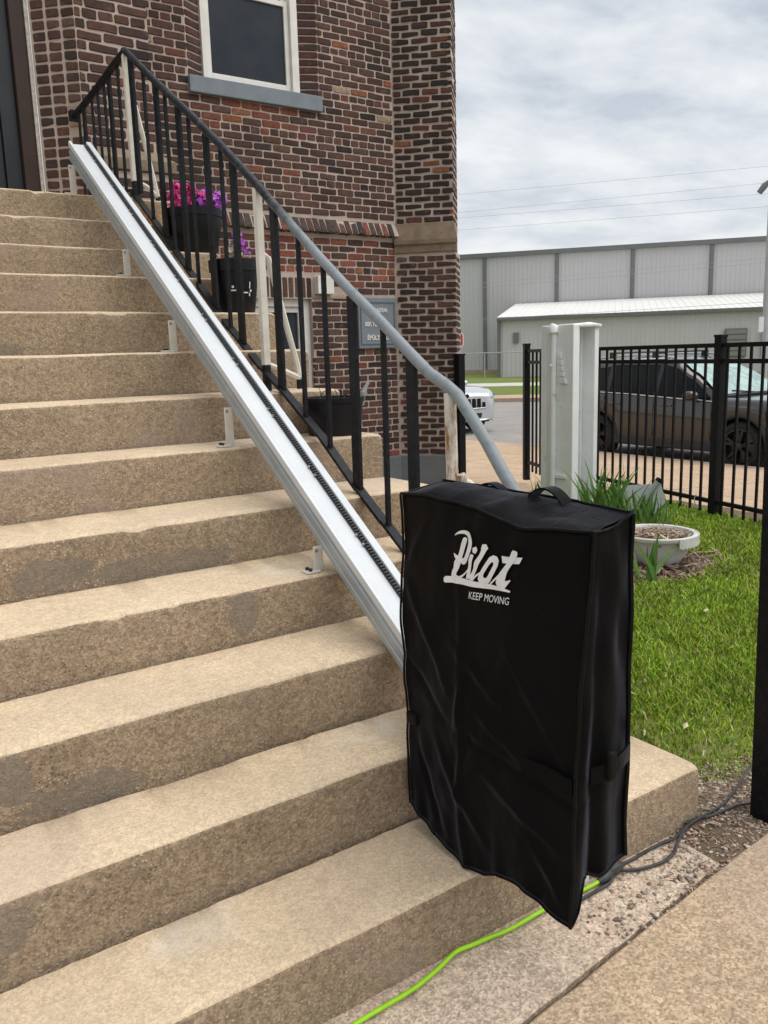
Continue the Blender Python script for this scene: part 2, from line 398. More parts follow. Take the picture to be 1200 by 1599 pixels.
MAT['clad_trim'] = plain('dark_grey_trim', (.16, .16, .16), (.14, .14, .14), 1, .5)
MAT['roof_white'] = m_corr('white_metal_roof', (.72, .72, .70))
MAT['galv'] = plain('galvanised_steel', (.42, .42, .41), (.36, .36, .355), 3, .45, .5, .3)
MAT['wire'] = plain('power_cable', (.34, .36, .38), None, 1, .6)
MAT['sign_red'] = plain('sign_red', (.52, .025, .03), (.46, .02, .025), 5, .4)
MAT['sign_white'] = plain('sign_white', (.8, .8, .8), None, 5, .4)
def m_carpaint(name, c, metal=.55):
    t = NT(name); return t.fin(t.mix(t.ramp(t.noise(1.4, 3), .3, .7), c, tuple(x*.92 for x in c)), .28, .5, metal, Coat_Weight=1., Coat_Roughness=.04)
MAT['brown_paint'] = m_carpaint('brown_metallic_paint', (.034, .027, .025)); MAT['silver_paint'] = m_carpaint('silver_metallic_paint', (.56, .58, .61), .45)
MAT['car_glass'] = plain('tinted_car_glass', (.003, .004, .004), None, 1, .03, .16)
def m_shield():
    t = NT('windscreen_with_sunshade')
    a = t.mix(t.ramp(t.noise(4, 4, .6, dist=1.5), .4, .62), (.42, .55, .52), (.25, .36, .345))
    return t.fin(a, .08, .7)
MAT['shield'] = m_shield()
MAT['car_trim'] = plain('black_car_plastic', (.012, .012, .013), (.018, .018, .019), 20, .5, .4)
MAT['chrome'] = plain('satin_chrome', (.55, .55, .56), None, 1, .22, .5, 1.)
MAT['tyre'] = plain('tyre_rubber', (.012, .012, .012), (.02, .02, .02), 20, .8, .3)
MAT['rim'] = plain('gloss_black_rim', (.02, .02, .022), (.03, .03, .032), 10, .25, .5, .5)
MAT['lamp_glass'] = plain('headlamp_lens', (.45, .48, .5), (.3, .32, .34), 8, .1, .7)
MAT['greyboard'] = plain('grey_plastic_board', (.30, .33, .31), (.25, .275, .26), 8, .6, .35)
# ------------------------------------------------------------------ ground, lawn, pavements, street
STEP_Z = [0, .1687, .3474, .5252, .6844, .8477, 1.0222, 1.2002, 1.3733, 1.5515, 1.7296, 1.8889, 2.0633, 2.2396]
STEP_Y = [0, .0021, .2787, .5304, .841, 1.1597, 1.4999, 1.7787, 2.0631, 2.3473, 2.639, 2.9356, 3.2284, 3.5201, 5.3]
nz = lambda x, y=0., z=0.: mnoise.noise(Vector((x, y, z)))
def fence_x(y): return 3.75 + .24*(y-2.14)
def lawn_edge(x): return max(-.2, .15-.45*(x-.15)) + .05*nz(x*7, 3.1) + .02*nz(x*23, 1.7)
def mulch(x, y): return math.hypot((x-2.16)/1.35, y-1.86) < .34 + .07*nz(x*5, y*5, 2.)
def soil_z(x, y):
    h = -.022 + .012*nz(x*5, y*5) + .006*nz(x*19, y*19, 4.)
    h += .022*min(1, max(0, (x+.32)/.3)) + .03*min(1, max(0, (y-.1)/.8))*min(1, max(0, x/.4))
    if y > -.06 and -.35 < x < .05: h += .012*max(0, 1-abs(y+.01)/.07)
    return h - max(0, (x-3.2))*.03
def is_lawn(x, y): return x > .01 and y > lawn_edge(x) and x < fence_x(y)+.14 and y < 4.3 and not mulch(x, y)

m = MB(); m.prism([(-260, -200), (260, -200), (260, 260), (-260, 260)], -1.6, -.75)
struct(obj('ground', m, MAT['turf']))
def soil_sheet():
    la, di = MB(), MB(); st = .045
    nx, ny = int(5.2/st), int(4.70/st); vid = {}
    def vert(mb, i, j):
        k = (id(mb), i, j)
        if k not in vid:
            x, y = -.9+i*st, -.42+j*st; vid[k] = len(mb.v); mb.v.append((x, y, soil_z(x, y)))
        return vid[k]
    for i in range(nx):
        for j in range(ny):
            x, y = -.9+(i+.5)*st, -.42+(j+.5)*st
            mb = la if is_lawn(x, y) else di
            mb.f.append((vert(mb, i, j), vert(mb, i+1, j), vert(mb, i+1, j+1), vert(mb, i, j+1))); mb.m.append(0)
    struct(obj('lawn', la, MAT['thatch'], smooth=60)); struct(obj('dirt', di, MAT['soil'], smooth=60))
soil_sheet()
jl = lambda x: -.152 + .096*x                        # the joint between the strip and the sidewalk
def ragged(mb, x0, x1, ya, yb, z0, z1, n=60):        # slab with slightly worn edges
    xs = [x0+(x1-x0)*i/n for i in range(n+1)]
    f = lambda x: yb(x) - .004 - .007*abs(nz(x*14, 5.)) - .006*max(0, nz(x*41, 2.))
    lo = [(x, ya(x)) for x in xs]; hi = [(x, f(x)) for x in xs]
    b = len(mb.v)
    for (x, y) in lo: mb.v += [(x, y, z1), (x, y, z0)]
    for (x, y) in hi: mb.v += [(x, y-.008, z1), (x, y, z1-.007), (x, y, z0)]
    nb = b + 2*(n+1)
    for i in range(n):
        a, c = b+2*i, nb+3*i
        mb.f += [(a, a+2, c+3, c), (c, c+3, c+4, c+1), (c+1, c+4, c+5, c+2), (a+1, a+3, a+2, a)]; mb.m += [0]*4
sw = struct(obj('sidewalk', (lambda q: (q.prism([(-8, -4.5), (6, -4.5), (6, jl(6)-.02), (-8, jl(-8)-.02)], -.2, -.05), q)[1])(MB()), MAT['soil']))
xs = [-8, -5.6, -3.2, -.86+1.72, .86+1.75, 6]
for i in range(len(xs)-1):
    for (a, b) in ((0, 1.55), (1.57, 3.1)):
        q = MB(); ragged(q, xs[i]+.006, xs[i+1]-.006, (lambda x, b=b: jl(x)-b), (lambda x, a=a: jl(x)-a), -.1, .002+.002*i % .005)
        obj('slab', q, MAT['slab'], sw, smooth=40)
q = MB()
n = 90; x0, x1 = -8, -.13
b = 0
for i in range(n+1):
    t = i/n; x = x0+(x1-x0)*(t**.35)
    q.v += [(x, jl(x)+.010+.006*nz(x*17, 9), -.008+.002*nz(x*9, 4.)), (x, (jl(x)+.03)*.5, -.003+.003*nz(x*8, 1.)), (x, .03, -.001+.003*nz(x*6, 2.)), (x, jl(x)+.014, -.06)]
    if i: c = 4*i; p = c-4; q.f += [(p, c, c+1, p+1), (p+1, c+1, c+2, p+2), (p+3, c+3, c, p)]; q.m += [0]*3
struct(obj('concrete_strip', q, MAT['worn_slab'], smooth=60))

def pave_z(x): return -.03 - .36*max(0, min(1, (x-3.0)/6.0))
q = MB(); cols = [0, .5, 1, 2.2, 3.4, 5]
pv = []
for y in (-14, 2.0, 4.28, 4.32, 9, 40):
    l = 1.2 if y > 4.3 else fence_x(y)+.07
    pv.append([(l+(9.02-l)*t, y, pave_z(l+(9.02-l)*t)-.05) for t in (0, .2, .4, .6, .8, 1)])
for r in pv: q.v += r
for i in range(len(pv)-1):
    for k in range(5): q.f.append((i*6+k, i*6+k+1, i*6+k+7, i*6+k+6)); q.m.append(0)
pav = struct(obj('pavement', q, MAT['soil']))
ys = [-8, -4.2, -1.4, .55, 2.45, 4.3, 6.15, 8.0, 9.85, 11.7, 14.5, 18, 24, 34]
xb = [None, 5.75, 7.4, 9.0]
for j in range(len(ys)-1):
    for i in range(3):
        y0, y1 = ys[j]+.008, ys[j+1]-.008
        lf = (lambda y: (3.0 if y > 4.299 else fence_x(y)+.09)) if i == 0 else (lambda y, i=i: xb[i]+.008)
        xr = xb[i+1]-.008
        q = MB(); A = [(lf(y0), y0), (xr, y0), (xr, y1), (lf(y1), y1)]
        q.add([(x, y, pave_z(x)) for x, y in A] + [(x, y, pave_z(x)-.06) for x, y in A], [(0,1,2,3), (0,4,5,1), (1,5,6,2), (2,6,7,3), (3,7,4,0)])
        obj('slab', q, MAT['pave'], pav)
q = MB(); q.prism([(9.005, -14), (9.15, -14), (9.15, 40), (9.005, 40)], -.7, -.385)
struct(obj('kerb', q, MAT['kerb'], bevel=.02))
E1 = Vector((.64, -.77, 0)).normalized(); E2 = Vector((.77, .64, 0)).normalized()
C0 = Vector((CAMP.x, CAMP.y, 0))
def far(a, p, z=0.): return C0 + E1*a + E2*p + Vector((0, 0, z))
def strip(name, p0, p1, z0, z1, mat, a0=-70, a1=70):
    q = MB(); A = [far(a0, p0), far(a1, p0), far(a1, p1), far(a0, p1)]
    q.prism([(v.x, v.y) for v in A], z0, z1); return struct(obj(name, q, mat))
q = MB(); A = [(9.14, -14), (9.14, 60)] ; f0, f1 = far(-70, 31.25), far(70, 31.25)
q.prism([(9.1, -45), (f1.x, f1.y), (f0.x, f0.y), (9.1, 62)], -.7, -.5)
struct(obj('street', q, MAT['asphalt']))
strip('far_kerb', 31.2, 31.4, -.7, -.36, MAT['kerb']); strip('far_sidewalk', 31.4, 33.8, -.7, -.37, MAT['pave'])
strip('grass_verge', 33.8, 43.0, -.7, -.39, MAT['turf']); strip('path', 43.0, 47.3, -.7, -.385, MAT['path'])
strip('far_lawn', 47.3, 120, -.72, -.40, MAT['turf'])

# ------------------------------------------------------------------ concrete stairs
stairs = thing('concrete_staircase', 'broad worn concrete staircase climbing to the church door', 'stairs', (-1.5, 0, 0))
XEND = [0, 0, .004, -.004, -.012, -.02, -.03, -.05, -.035, -.045, -.05, -.04, -.045, -.05]
def make_step(k):
    q = MB(); y0, y1, zt, zb = STEP_Y[k], STEP_Y[k+1], STEP_Z[k], STEP_Z[k-1]-.03
    if k == 1: zb = -.12
    xe = XEND[k]; xs = [-7, -5, -4, -3, -2.6] + [-2.6 + .026*i for i in range(1, int(2.6/.026))]
    xs = [x for x in xs if x < xe-.045] + [xe-.04, xe-.02, xe-.008, xe]
    n = 11; b = 0
    amp = 1.7 if k == 1 else 1.0
    for i, x in enumerate(xs):
        s = k*3.7
        r = .015 + .006*nz(x*6, s) + .004*nz(x*21, s, 1.)
        ch = nz(x*5.5, s, 7.)*.6 + nz(x*17, s, 3.)*.5
        if ch > .30: r += amp*.085*(ch-.30)
        r = max(.006, r); e = max(0, (x-(xe-.04))/.04); r += .012*e*e
        d = .003*nz(x*3, s, 9.) + .0015*nz(x*14, s, 5.); z = zt + .0025*nz(x*4, s, 2.) - .006*e*e*e
        y = y0 + d + .006*e*e*e
        q.v += [(x, y+.004, zb), (x, y+.002, zb+.03+(zt-zb)*.25), (x, y, zt-(zt-zb)*.3), (x, y+.001, z-r), (x, y+r*.13, z-r*.5), (x, y+r*.5, z-r*.13), (x, y+r, z), (x, y+r+.05, z+.0015), (x, y1-.013-.007*abs(nz(x*11, s, 8.))-.004*nz(x*37, s), z+.001), (x, y1-.003, z-.014), (x, y1+.05, z-.013)]
        if i:
            c = n*i; p = c-n
            for t in range(n-1):
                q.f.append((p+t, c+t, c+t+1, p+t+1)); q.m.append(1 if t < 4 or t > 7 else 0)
    L = n*(len(xs)-1)
    q.v.append((xe, y1+.05, zb)); q.f.append(tuple(L+t for t in range(n)) + (len(q.v)-1,)); q.m.append(1)
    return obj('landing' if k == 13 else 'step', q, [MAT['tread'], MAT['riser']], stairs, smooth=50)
for k in range(1, 14): make_step(k)

# ------------------------------------------------------------------ brick church
church = thing('brick_church', 'dark brown brick church with white framed windows and corner buttress', 'church', (1.5, 6.1, 0))
def brick_variants():
    out = []; rr = random.Random(5)
    for k in range(14):
        j = lambda s: rr.uniform(-s, s); g = .6 if k < 7 else 1.5     # the last seven are ragged
        o = [(-.5, -.34), (-.455, -.5), (0, -.5), (.455, -.5), (.5, -.34), (.5, .34), (.455, .5), (0, .5), (-.455, .5), (-.5, .34)]
        o = [(x+(j(.15) if x == 0 else j(.012)*g-.018*abs(j(1))*g*np.sign(x)), z+j(.03)*g-.075*abs(j(1))*g*np.sign(z)*(1 if abs(z) > .4 else .4)) for x, z in o]
        if k % 3 == 0:
            c = rr.choice((1, 3, 6, 8)); x, z = o[c]; o[c] = (x*(1-.07*g), z*(1-.16*g))
        inn = [(x*.968, z*.87) for x, z in o]
        v = [(x, .5, z) for x, z in o] + [(x, -.40, z) for x, z in o] + [(x, -.5+j(.035), z) for x, z in inn]
        f = [(i, (i+1) % 10, 10+(i+1) % 10, 10+i) for i in range(10)] + [(10+i, 10+(i+1) % 10, 20+(i+1) % 10, 20+i) for i in range(10)] + [tuple(range(20, 30))]
        out.append((np.array(v), f))
    return out
BV = brick_variants(); BME = []
for v, f in BV:
    me = bpy.data.meshes.new('brick'); me.from_pydata(v.tolist(), [], f); me.materials.append(MAT['brick']); BME.append(me)
DARK = [(.085, .047, .040), (.105, .055, .046), (.075, .046, .042), (.125, .063, .050), (.095, .058, .050)]
BROWN = [(.14, .072, .057), (.165, .08, .062), (.12, .066, .053), (.15, .085, .068)]
BLACK = [(.040, .032, .032), (.050, .036, .034)]
RED = [(.27, .085, .058), (.31, .105, .072), (.24, .088, .065)]
ORANGE = [(.34, .115, .055), (.37, .145, .075)]
TAN = [(.42, .32, .24)]
def pick(w):
    t = random.random()*sum(a for a, _ in w)
    for a, l in w:
        t -= a
        if t <= 0: c = random.choice(l); break
    f = random.uniform(.82, 1.18)
    return tuple(x*f*random.uniform(.94, 1.06) for x in c)
WALLW = [(.46, DARK), (.40, BROWN), (.04, BLACK), (.04, [(.20, .085, .065), (.23, .09, .065)]), (.012, RED), (.008, ORANGE), (.003, TAN)]
BRICKS = []
def lay(part, o, u, n, u0, u1, z0, z1, holes=(), pz=.0679, ln=.188, joint=.0105, hdr=6, hoff=2, weights=None, proud=0., dep=.04, phase=0., jit=1.):
    o = Vector(o); u = Vector(u).normalized(); n = Vector(n).normalized(); k = 0; z = z0
    while z + pz*.75 <= z1:
        h = pz - joint; head = hdr and ((k+hoff) % hdr == 0)
        L = (ln-joint)/2 if head else ln
        spans = [(u0, u1)]
        for (a, b, c, d) in holes:
            if z + h > c + .004 and z < d - .004:
                new = []
                for s, e in spans:
                    if b <= s or a >= e: new.append((s, e)); continue
                    if a > s: new.append((s, a))
                    if b < e: new.append((b, e))
                spans = new
        st = phase + (0 if k % 2 else (L+joint)*.5) + (.03 if head else 0)
        for s, e in spans:
            p = u0 - (L+joint) + (st % (L+joint))
            while p < e:
                a, b = max(p, s), min(p+L, e)
                if b - a > .028:
                    uc = (a+b)/2; zc = z + h/2
                    w = weights(uc, zc) if weights else WALLW
                    du, dz = random.gauss(0, .0012)*jit, random.gauss(0, .001)*jit
                    BRICKS.append((part, o + u*(uc+du) + n*(proud+random.gauss(0, .0012)*jit - dep/2) + Vector((0, 0, zc+dz)), u, n, (b-a)*(1-.03*random.random()*jit), dep, h*(1+.05*random.uniform(-1, 1)*jit), pick(w), random.gauss(0, .012)*jit))
                p += L + joint
        z += pz; k += 1

def wall_quads(mb, o, u, n, u0, u1, z0, z1, thick, holes=()):
    o = Vector(o); u = Vector(u).normalized(); n = Vector(n).normalized()
    us = sorted({u0, u1, *[x for h in holes for x in h[:2] if u0 < x < u1]}); zs = sorted({z0, z1, *[x for h in holes for x in h[2:] if z0 < x < z1]})
    for i in range(len(us)-1):
        for j in range(len(zs)-1):
            uc, zc = (us[i]+us[i+1])/2, (zs[j]+zs[j+1])/2
            if any(a < uc < b and c < zc < d for a, b, c, d in holes): continue
            cen = o + u*uc - n*(thick/2); cen.z = zc
            mb.obox(cen, u, -n, Vector((0, 0, 1)), (us[i+1]-us[i])/2, thick/2, (zs[j+1]-zs[j])/2)
X_, Y_, Z_ = Vector((1, 0, 0)), Vector((0, 1, 0)), Vector((0, 0, 1))
# facade, Y = 6.1
WIN = (1.19, 2.52, 3.65, 6.3); BWIN = (1.55, 2.335, .93, 1.906)
q = MB(); wall_quads(q, (0, 6.107, 0), X_, -Y_, .28, 3.38, 0, 6.6, .35, [WIN, BWIN])
facade = obj('facade_wall', q, MAT['mortar'], church)
def fw(u, z):
    if 2.19 < z < 2.53: return [(.72, RED), (.16, BROWN), (.12, DARK)] if u < 2.75 else [(.3, RED), (.4, BROWN), (.3, DARK)]
    if 2.07 < z <= 2.19: return [(.25, ORANGE), (.3, DARK), (.3, BROWN), (.15, RED)]
    if 3.4 < z < 3.66 and 1.2 < u < 2.45: return [(.35, RED), (.15, ORANGE), (.4, BROWN), (.1, DARK)]
    if z < 2.07: return [(.42, DARK), (.44, BROWN), (.05, BLACK), (.07, RED), (.02, ORANGE)]
    return WALLW
STONEPAD = (2.345, 2.82, 1.906, 2.125); PLAQ = (2.856, 3.345, 1.405, 1.93); STRC = (.0, 3.4, 2.535, 2.675)
lay('facade', (0, 6.1, 0), X_, -Y_, .30, 3.372, .26, 6.6, [WIN, BWIN, (2.345, 2.58, 1.906, 2.125), (1.5, 2.345, 1.906, 2.118), PLAQ, (2.345, 2.82, 1.945, 2.0), STRC], weights=fw)
# entrance bay, Y = 4.65, and its splayed door jamb
q = MB(); wall_quads(q, (0, 4.657, 0), X_, -Y_, -.186, .302, 0, 6.6, .2); q.box(.10, .302, 4.858, 6.10, 0, 6.6)
bay = obj('entrance_bay', q, MAT['mortar'], church)
bw = lambda u, z: [(.55, DARK), (.36, BROWN), (.03, RED), (.02, ORANGE), (.04, BLACK)] if z > 2.95 else [(.45, DARK), (.35, BROWN), (.12, RED), (.08, ORANGE)]
lay('bay', (0, 4.65, 0), X_, -Y_, -.182, .306, 2.245, 6.6, [(-.2, .31, 2.60, 2.76)], pz=.0655, ln=.205, hdr=6, hoff=4, weights=bw, phase=.07)
JU = Vector((-1, 1, 0)).normalized(); JN = Vector((-1, -1, 0)).normalized()
q = MB(); wall_quads(q, (-.186-.008*JN.x, 4.65-.008*JN.y, 0), -JU, JN, -.325, 0, 0, 6.6, .16)
jamb = obj('door_jamb', q, MAT['mortar'], church)
jw = lambda u, z: [(.6, DARK), (.32, BROWN), (.08, BLACK)] if z > 2.75 else [(.5, BROWN), (.3, [(.17, .075, .045), (.2, .09, .05)]), (.2, DARK)]
for i in range(3):
    lay('jamb', (-.186, 4.65, 0), -JU, JN, -.106*(i+1)+.012, -.106*i-.006, 2.245, 6.6, [(-.108, 0, 2.88, 3.02)] if i == 0 else (), pz=.0655, ln=.3, joint=.0125, hdr=0, weights=jw, jit=.8)
# far side of the doorway, left of the picture
q = MB(); wall_quads(q, (0, 4.657, 0), X_, -Y_, -3.6, -2.4, 0, 6.6, .4); obj('entrance_bay', q, MAT['mortar'], church)
lay('bay', (0, 4.65, 0), X_, -Y_, -3.6, -2.4, 2.245, 6.6, pz=.0655, ln=.205)
# diagonal buttress on the corner
BO = Vector((3.38, 6.1, 0)); BU = Vector((1, -1, 0)).normalized(); BN = Vector((-1, -1, 0)).normalized()
q = MB()
wall_quads(q, BO - BN*.010, BU, BN, -.02, .598, 2.62, 6.6, .5)
wall_quads(q, BO + BN*.020, BU, BN, -.03, .620, 0, 2.38, .53)
butt = obj('corner_buttress', q, MAT['mortar'], church)
uw = lambda u, z: [(.52, [(.052, .033, .031), (.066, .038, .034), (.045, .034, .034)]), (.30, [(.09, .045, .038)]), (.13, BLACK), (.04, [(.17, .06, .05)]), (.008, ORANGE)]
def lw(u, z):
    if z > 2.1: return [(.4, [(.10, .066, .055), (.14, .10, .085)]), (.3, BROWN), (.3, DARK)]
    return [(.50, [(.062, .036, .031), (.078, .042, .035)]), (.34, [(.10, .05, .04)]), (.06, BLACK), (.06, [(.19, .07, .055)]), (.015, ORANGE)]
lay('buttress', BO, BU, BN, .006, .597, 2.675, 6.6, (), pz=.0685, ln=.178, joint=.0155, hdr=0, weights=uw, jit=1.9)
lay('buttress', BO + BN*.03, BU, BN, .004, .620, .27, 2.37, (), pz=.0672, ln=.178, joint=.0145, hdr=0, weights=lw, jit=2.0, phase=.03)
BE = Vector((1, 1, 0)).normalized(); BEN = Vector((1, -1, 0)).normalized()
lay('buttress', BO + BU*.6015, BE, BEN, .004, .48, 2.675, 6.6, (), pz=.0685, ln=.178, joint=.0155, hdr=0, weights=uw, jit=1.6)
lay('buttress', BO + BU*.6235 + BN*.03, BE, BEN, .004, .5, .27, 2.37, (), pz=.0672, ln=.178, joint=.0145, hdr=0, weights=lw, jit=1.6)
q = MB()   # stone water table of the buttress
pr = [(.004, 2.675), (.050, 2.50), (.050, 2.455), (.033, 2.45), (.036, 2.372), (-.45, 2.372), (-.45, 2.675)]
b = 0
for t, e in ((-.02, 0.), (.600, 1.)):
    for (nn, zz) in pr:
        uu = t + (max(0, nn)*1.0 if e else 0)
        p = BO + BU*uu + BN*nn; q.v.append((p.x, p.y, zz))
k = len(pr)
q.f += [tuple(range(k))[::-1], tuple(range(k, 2*k))] + [(i, (i+1) % k, k+(i+1) % k, k+i) for i in range(k)]; q.m += [0]*(k+2)
obj('stone_cap', q, MAT['stone'], church, bevel=.008)
q = MB(); q.box(2.0, 3.42, 6.052, 6.2, -.1, .255)
q.obox(BO + BU*.31 + BN*.0 + Vector((0, 0, .078)) - BN*.2, BU, -BN, Z_, .335, .262, .178)
obj('plinth', q, MAT['plinth'], church, bevel=.008)
# stone ledge round the entrance bay
q = MB()
q.add([(-.186, 4.64, 2.76), (.306, 4.64, 2.76), (-.186, 4.55, 2.69), (.40, 4.55, 2.69), (-.186, 4.55, 2.615), (.40, 4.55, 2.615), (-.186, 4.66, 2.615), (.40, 4.9, 2.615), (.306, 4.9, 2.76), (.40, 4.9, 2.69)],
      [(0, 2, 3, 1), (2, 4, 5, 3), (4, 6, 7, 5), (1, 3, 9, 8), (3, 5, 7, 9), (0, 6, 4, 2)])
obj('stone_ledge', q, MAT['stone'], church, bevel=.006)
q = MB(); wall_quads(q, (0, 4.577, 0), X_, -Y_, -.18, .37, 0, 2.61, .07); q.box(.305, .37, 4.65, 5.0, 0, 2.61); obj('entrance_base', q, MAT['mortar'], church)
lay('bay', (0, 4.57, 0), X_, -Y_, -.176, .374, 2.245, 2.61, pz=.0655, ln=.205, hdr=0, weights=lambda u, z: [(.7, DARK), (.3, BROWN)])
lay('bay', (0, 4.57, 0), X_, -Y_, -.02, .374, .1, 2.245, pz=.0655, ln=.205, hdr=0, weights=lambda u, z: [(.7, DARK), (.3, BROWN)])
q = MB(); c = Vector((-.186, 4.65, 2.95)) + JU*.054 + JN*.002; q.obox(c - JN*.03, -JU, -JN, Z_, .049, .032, .066); obj('quoin_stone', q, plain('pink_sandstone', (.33, .235, .19), (.24, .165, .135), 14, .9), church, bevel=.006)
# sloping string course of bricks on edge
q = MB(); q.add([(.37, 6.099, 2.66), (3.39, 6.099, 2.66), (.37, 6.045, 2.545), (3.39, 6.045, 2.545), (.37, 6.12, 2.53), (3.39, 6.12, 2.53), (.37, 6.12, 2.67), (3.39, 6.12, 2.67)], [(0,2,3,1), (2,4,5,3), (4,6,7,5), (6,0,1,7), (0,6,4,2), (1,3,5,7)])
strc = obj('string_course', q, MAT['mortar'], church)
rl = bpy.data.meshes.new('rowlock_brick')
w = .031
rl.from_pydata([(-w,-.002,.130), (w,-.002,.130), (-w,-.062,.022), (w,-.062,.022), (-w,-.062,.002), (w,-.062,.002), (-w,.01,-.004), (w,.01,-.004), (-w,.01,.136), (w,.01,.136)], [],
               [(0,2,3,1), (2,4,5,3), (4,6,7,5), (8,0,1,9), (0,8,6,4,2), (1,3,5,7,9)]); rl.materials.append(MAT['brick'])
x = .42
while x < 3.36:
    o = bpy.data.objects.new('rowlock_brick', rl); COL.objects.link(o); o.parent = strc
    o.location = Vector((x, 6.1+random.gauss(0, .003), 2.537+random.gauss(0, .003))) - wloc(strc); o.rotation_euler = (random.gauss(0, .02), random.gauss(0, .03), random.gauss(0, .03))
    o.scale = (random.uniform(.86, 1.02), 1, 1); o.color = (*pick([(.62, [(.075, .06, .055), (.10, .075, .065)]), (.2, BROWN), (.12, RED), (.06, [(.30, .22, .18)])]), 1); x += .0735
so_ = MB(); so_.box(1.48, 2.345, 6.104, 6.3, 1.904, 2.116); lint = obj('lintel', so_, MAT['mortar'], church)
x = 1.51
while x < 2.33:
    o = bpy.data.objects.new('soldier_brick', BME[random.randrange(9)]); COL.objects.link(o); o.parent = lint
    o.location = Vector((x, 6.12, 2.01)) - wloc(lint); o.rotation_euler = (0, math.pi/2, 0); o.scale = (.192, .04, .056); o.color = (*pick([(.6, DARK), (.35, BROWN), (.05, RED)]), 1); x += .0665

# hand out the bricks: the largest in view are parts, the rest one mass per wall
PARTOF = {'facade': facade, 'bay': bay, 'jamb': jamb, 'buttress': butt}
def shown(p):
    d = p - CAMP; zf = d.dot(CF)
    if zf <= 0: return 0
    x, y = d.dot(CR)/zf*1308.5, d.dot(CU)/zf*1308.5
    return zf if abs(x) < 600 and abs(y) < 799 else 0
def hid(p):      # plainly behind the stairs or the entrance bay
    return (p.z < 1.0 and p.x < 2.2) or (p.y > 5.5 and p.x < .62)
rank = []
for i, (pt, p, u, n, L, D, H, colr, rot) in enumerate(BRICKS):
    zf = shown(p); fc = (CAMP-p).normalized().dot(n)
    rank.append(((L*H*fc/zf**2) if zf and fc > .3 and not hid(p) else 0, i))
rank.sort(reverse=True)
single = {i for s, i in rank[:300] if s > 0}
mass = {}
for i, (pt, p, u, n, L, D, H, colr, rot) in enumerate(BRICKS):
    R = Matrix((u, -n, Z_)).transposed()
    if rot: R = R @ Matrix.Rotation(rot, 3, 'Y')
    k = random.randrange(7) + (7 if pt == 'buttress' or random.random() < .25 else 0)
    if i in single:
        o = bpy.data.objects.new('brick', BME[k]); COL.objects.link(o); o.parent = PARTOF[pt]
        o.location = p - wloc(PARTOF[pt]); o.rotation_euler = R.to_euler(); o.scale = (L, D, H); o.color = (*colr, 1)
    else:
        v, f = BV[k]; Rn = np.array(R)
        vv = (v*np.array([L, D, H])) @ Rn.T + np.array(p)
        mass.setdefault('all', MB()).add([tuple(a) for a in vv], f, 0, colr)
stuff(obj('brickwork', mass['all'], MAT['brick_mass'], church, fixn=False))

# upper window
win = MB()
wx0, wx1, wz0 = 1.365, 2.335, 3.79
q = MB()
for s in (-1, 1):        # splayed brick jambs: mortar faces
    xa, xb = (1.19, wx0) if s < 0 else (2.52, wx1)
    q.add([(xa, 6.107, 3.78), (xb, 6.20, 3.78), (xa, 6.107, 6.3), (xb, 6.20, 6.3), (xa-.0*s, 6.3, 3.78), (xa, 6.3, 6.3)], [(0, 1, 3, 2), (0, 2, 5, 4), (1, 4, 5, 3)])
wj = obj('window_jamb', q, MAT['mortar'], church)
window = MB()
F = .05
window.box(wx0, wx0+F, 6.165, 6.26, wz0, 6.3); window.box(wx1-.075, wx1, 6.15, 6.26, wz0, 6.3); window.box(wx0+F, wx1-.075, 6.19, 6.26, wz0, wz0+.025)
wo = obj('window', window, MAT['white_trim'], church, bevel=.004)
q = MB(); a0, a1 = wx0+F+.002, wx1-.077
q.box(a0, a0+.04, 6.185, 6.225, wz0+.027, 4.60); q.box(a1-.045, a1, 6.185, 6.225, wz0+.027, 4.60); q.box(a0+.04, a1-.045, 6.186, 6.224, wz0+.027, wz0+.082); q.box(a0+.04, a1-.045, 6.186, 6.224, 4.555, 4.60)
obj('sash', q, MAT['white_trim'], wo, bevel=.003)
q = MB(); q.box(a0, a0+.04, 6.23, 6.26, 4.56, 6.3); q.box(a1-.045, a1, 6.23, 6.26, 4.56, 6.3); q.box(a0+.04, a1-.045, 6.231, 6.259, 4.56, 4.61); obj('sash', q, MAT['white_trim'], wo, bevel=.003)
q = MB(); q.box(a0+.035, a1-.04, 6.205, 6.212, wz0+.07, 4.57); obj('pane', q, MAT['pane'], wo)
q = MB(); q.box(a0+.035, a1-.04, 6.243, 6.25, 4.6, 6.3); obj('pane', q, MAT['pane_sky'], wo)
q = MB(); q.box(1.183, 2.528, 6.06, 6.22, 3.648, 3.788); obj('sill', q, MAT['bluegrey'], wo, bevel=.008)
q = MB(); q.box(wx0-.15, wx1+.15, 6.262, 6.3, 3.7, 6.3); obj('backing', q, MAT['gap'], wo)
for s in (-1, 1):        # jamb bricks, one a course
    xa, xb = (1.19, wx0) if s < 0 else (wx1, 2.52)
    ya, yb = (6.1, 6.193) if s < 0 else (6.193, 6.1)
    u = Vector((xb-xa, yb-ya, 0)).normalized(); n = Vector((u.y, -u.x, 0)); L = math.hypot(xb-xa, yb-ya)-.012
    z = 3.795
    while z < 5.0:
        o = bpy.data.objects.new('jamb_brick', BME[random.randrange(9)]); COL.objects.link(o); o.parent = wj
        p = Vector(((xa+xb)/2, (ya+yb)/2, z+.028)) - n*.018
        o.location = p - wloc(wj); o.rotation_euler = Matrix((u, -n, Z_)).transposed().to_euler(); o.scale = (L, .04, .0575); o.color = (*pick([(.5, [(.125, .052, .045), (.105, .046, .041)]), (.5, DARK)]), 1); z += .0679
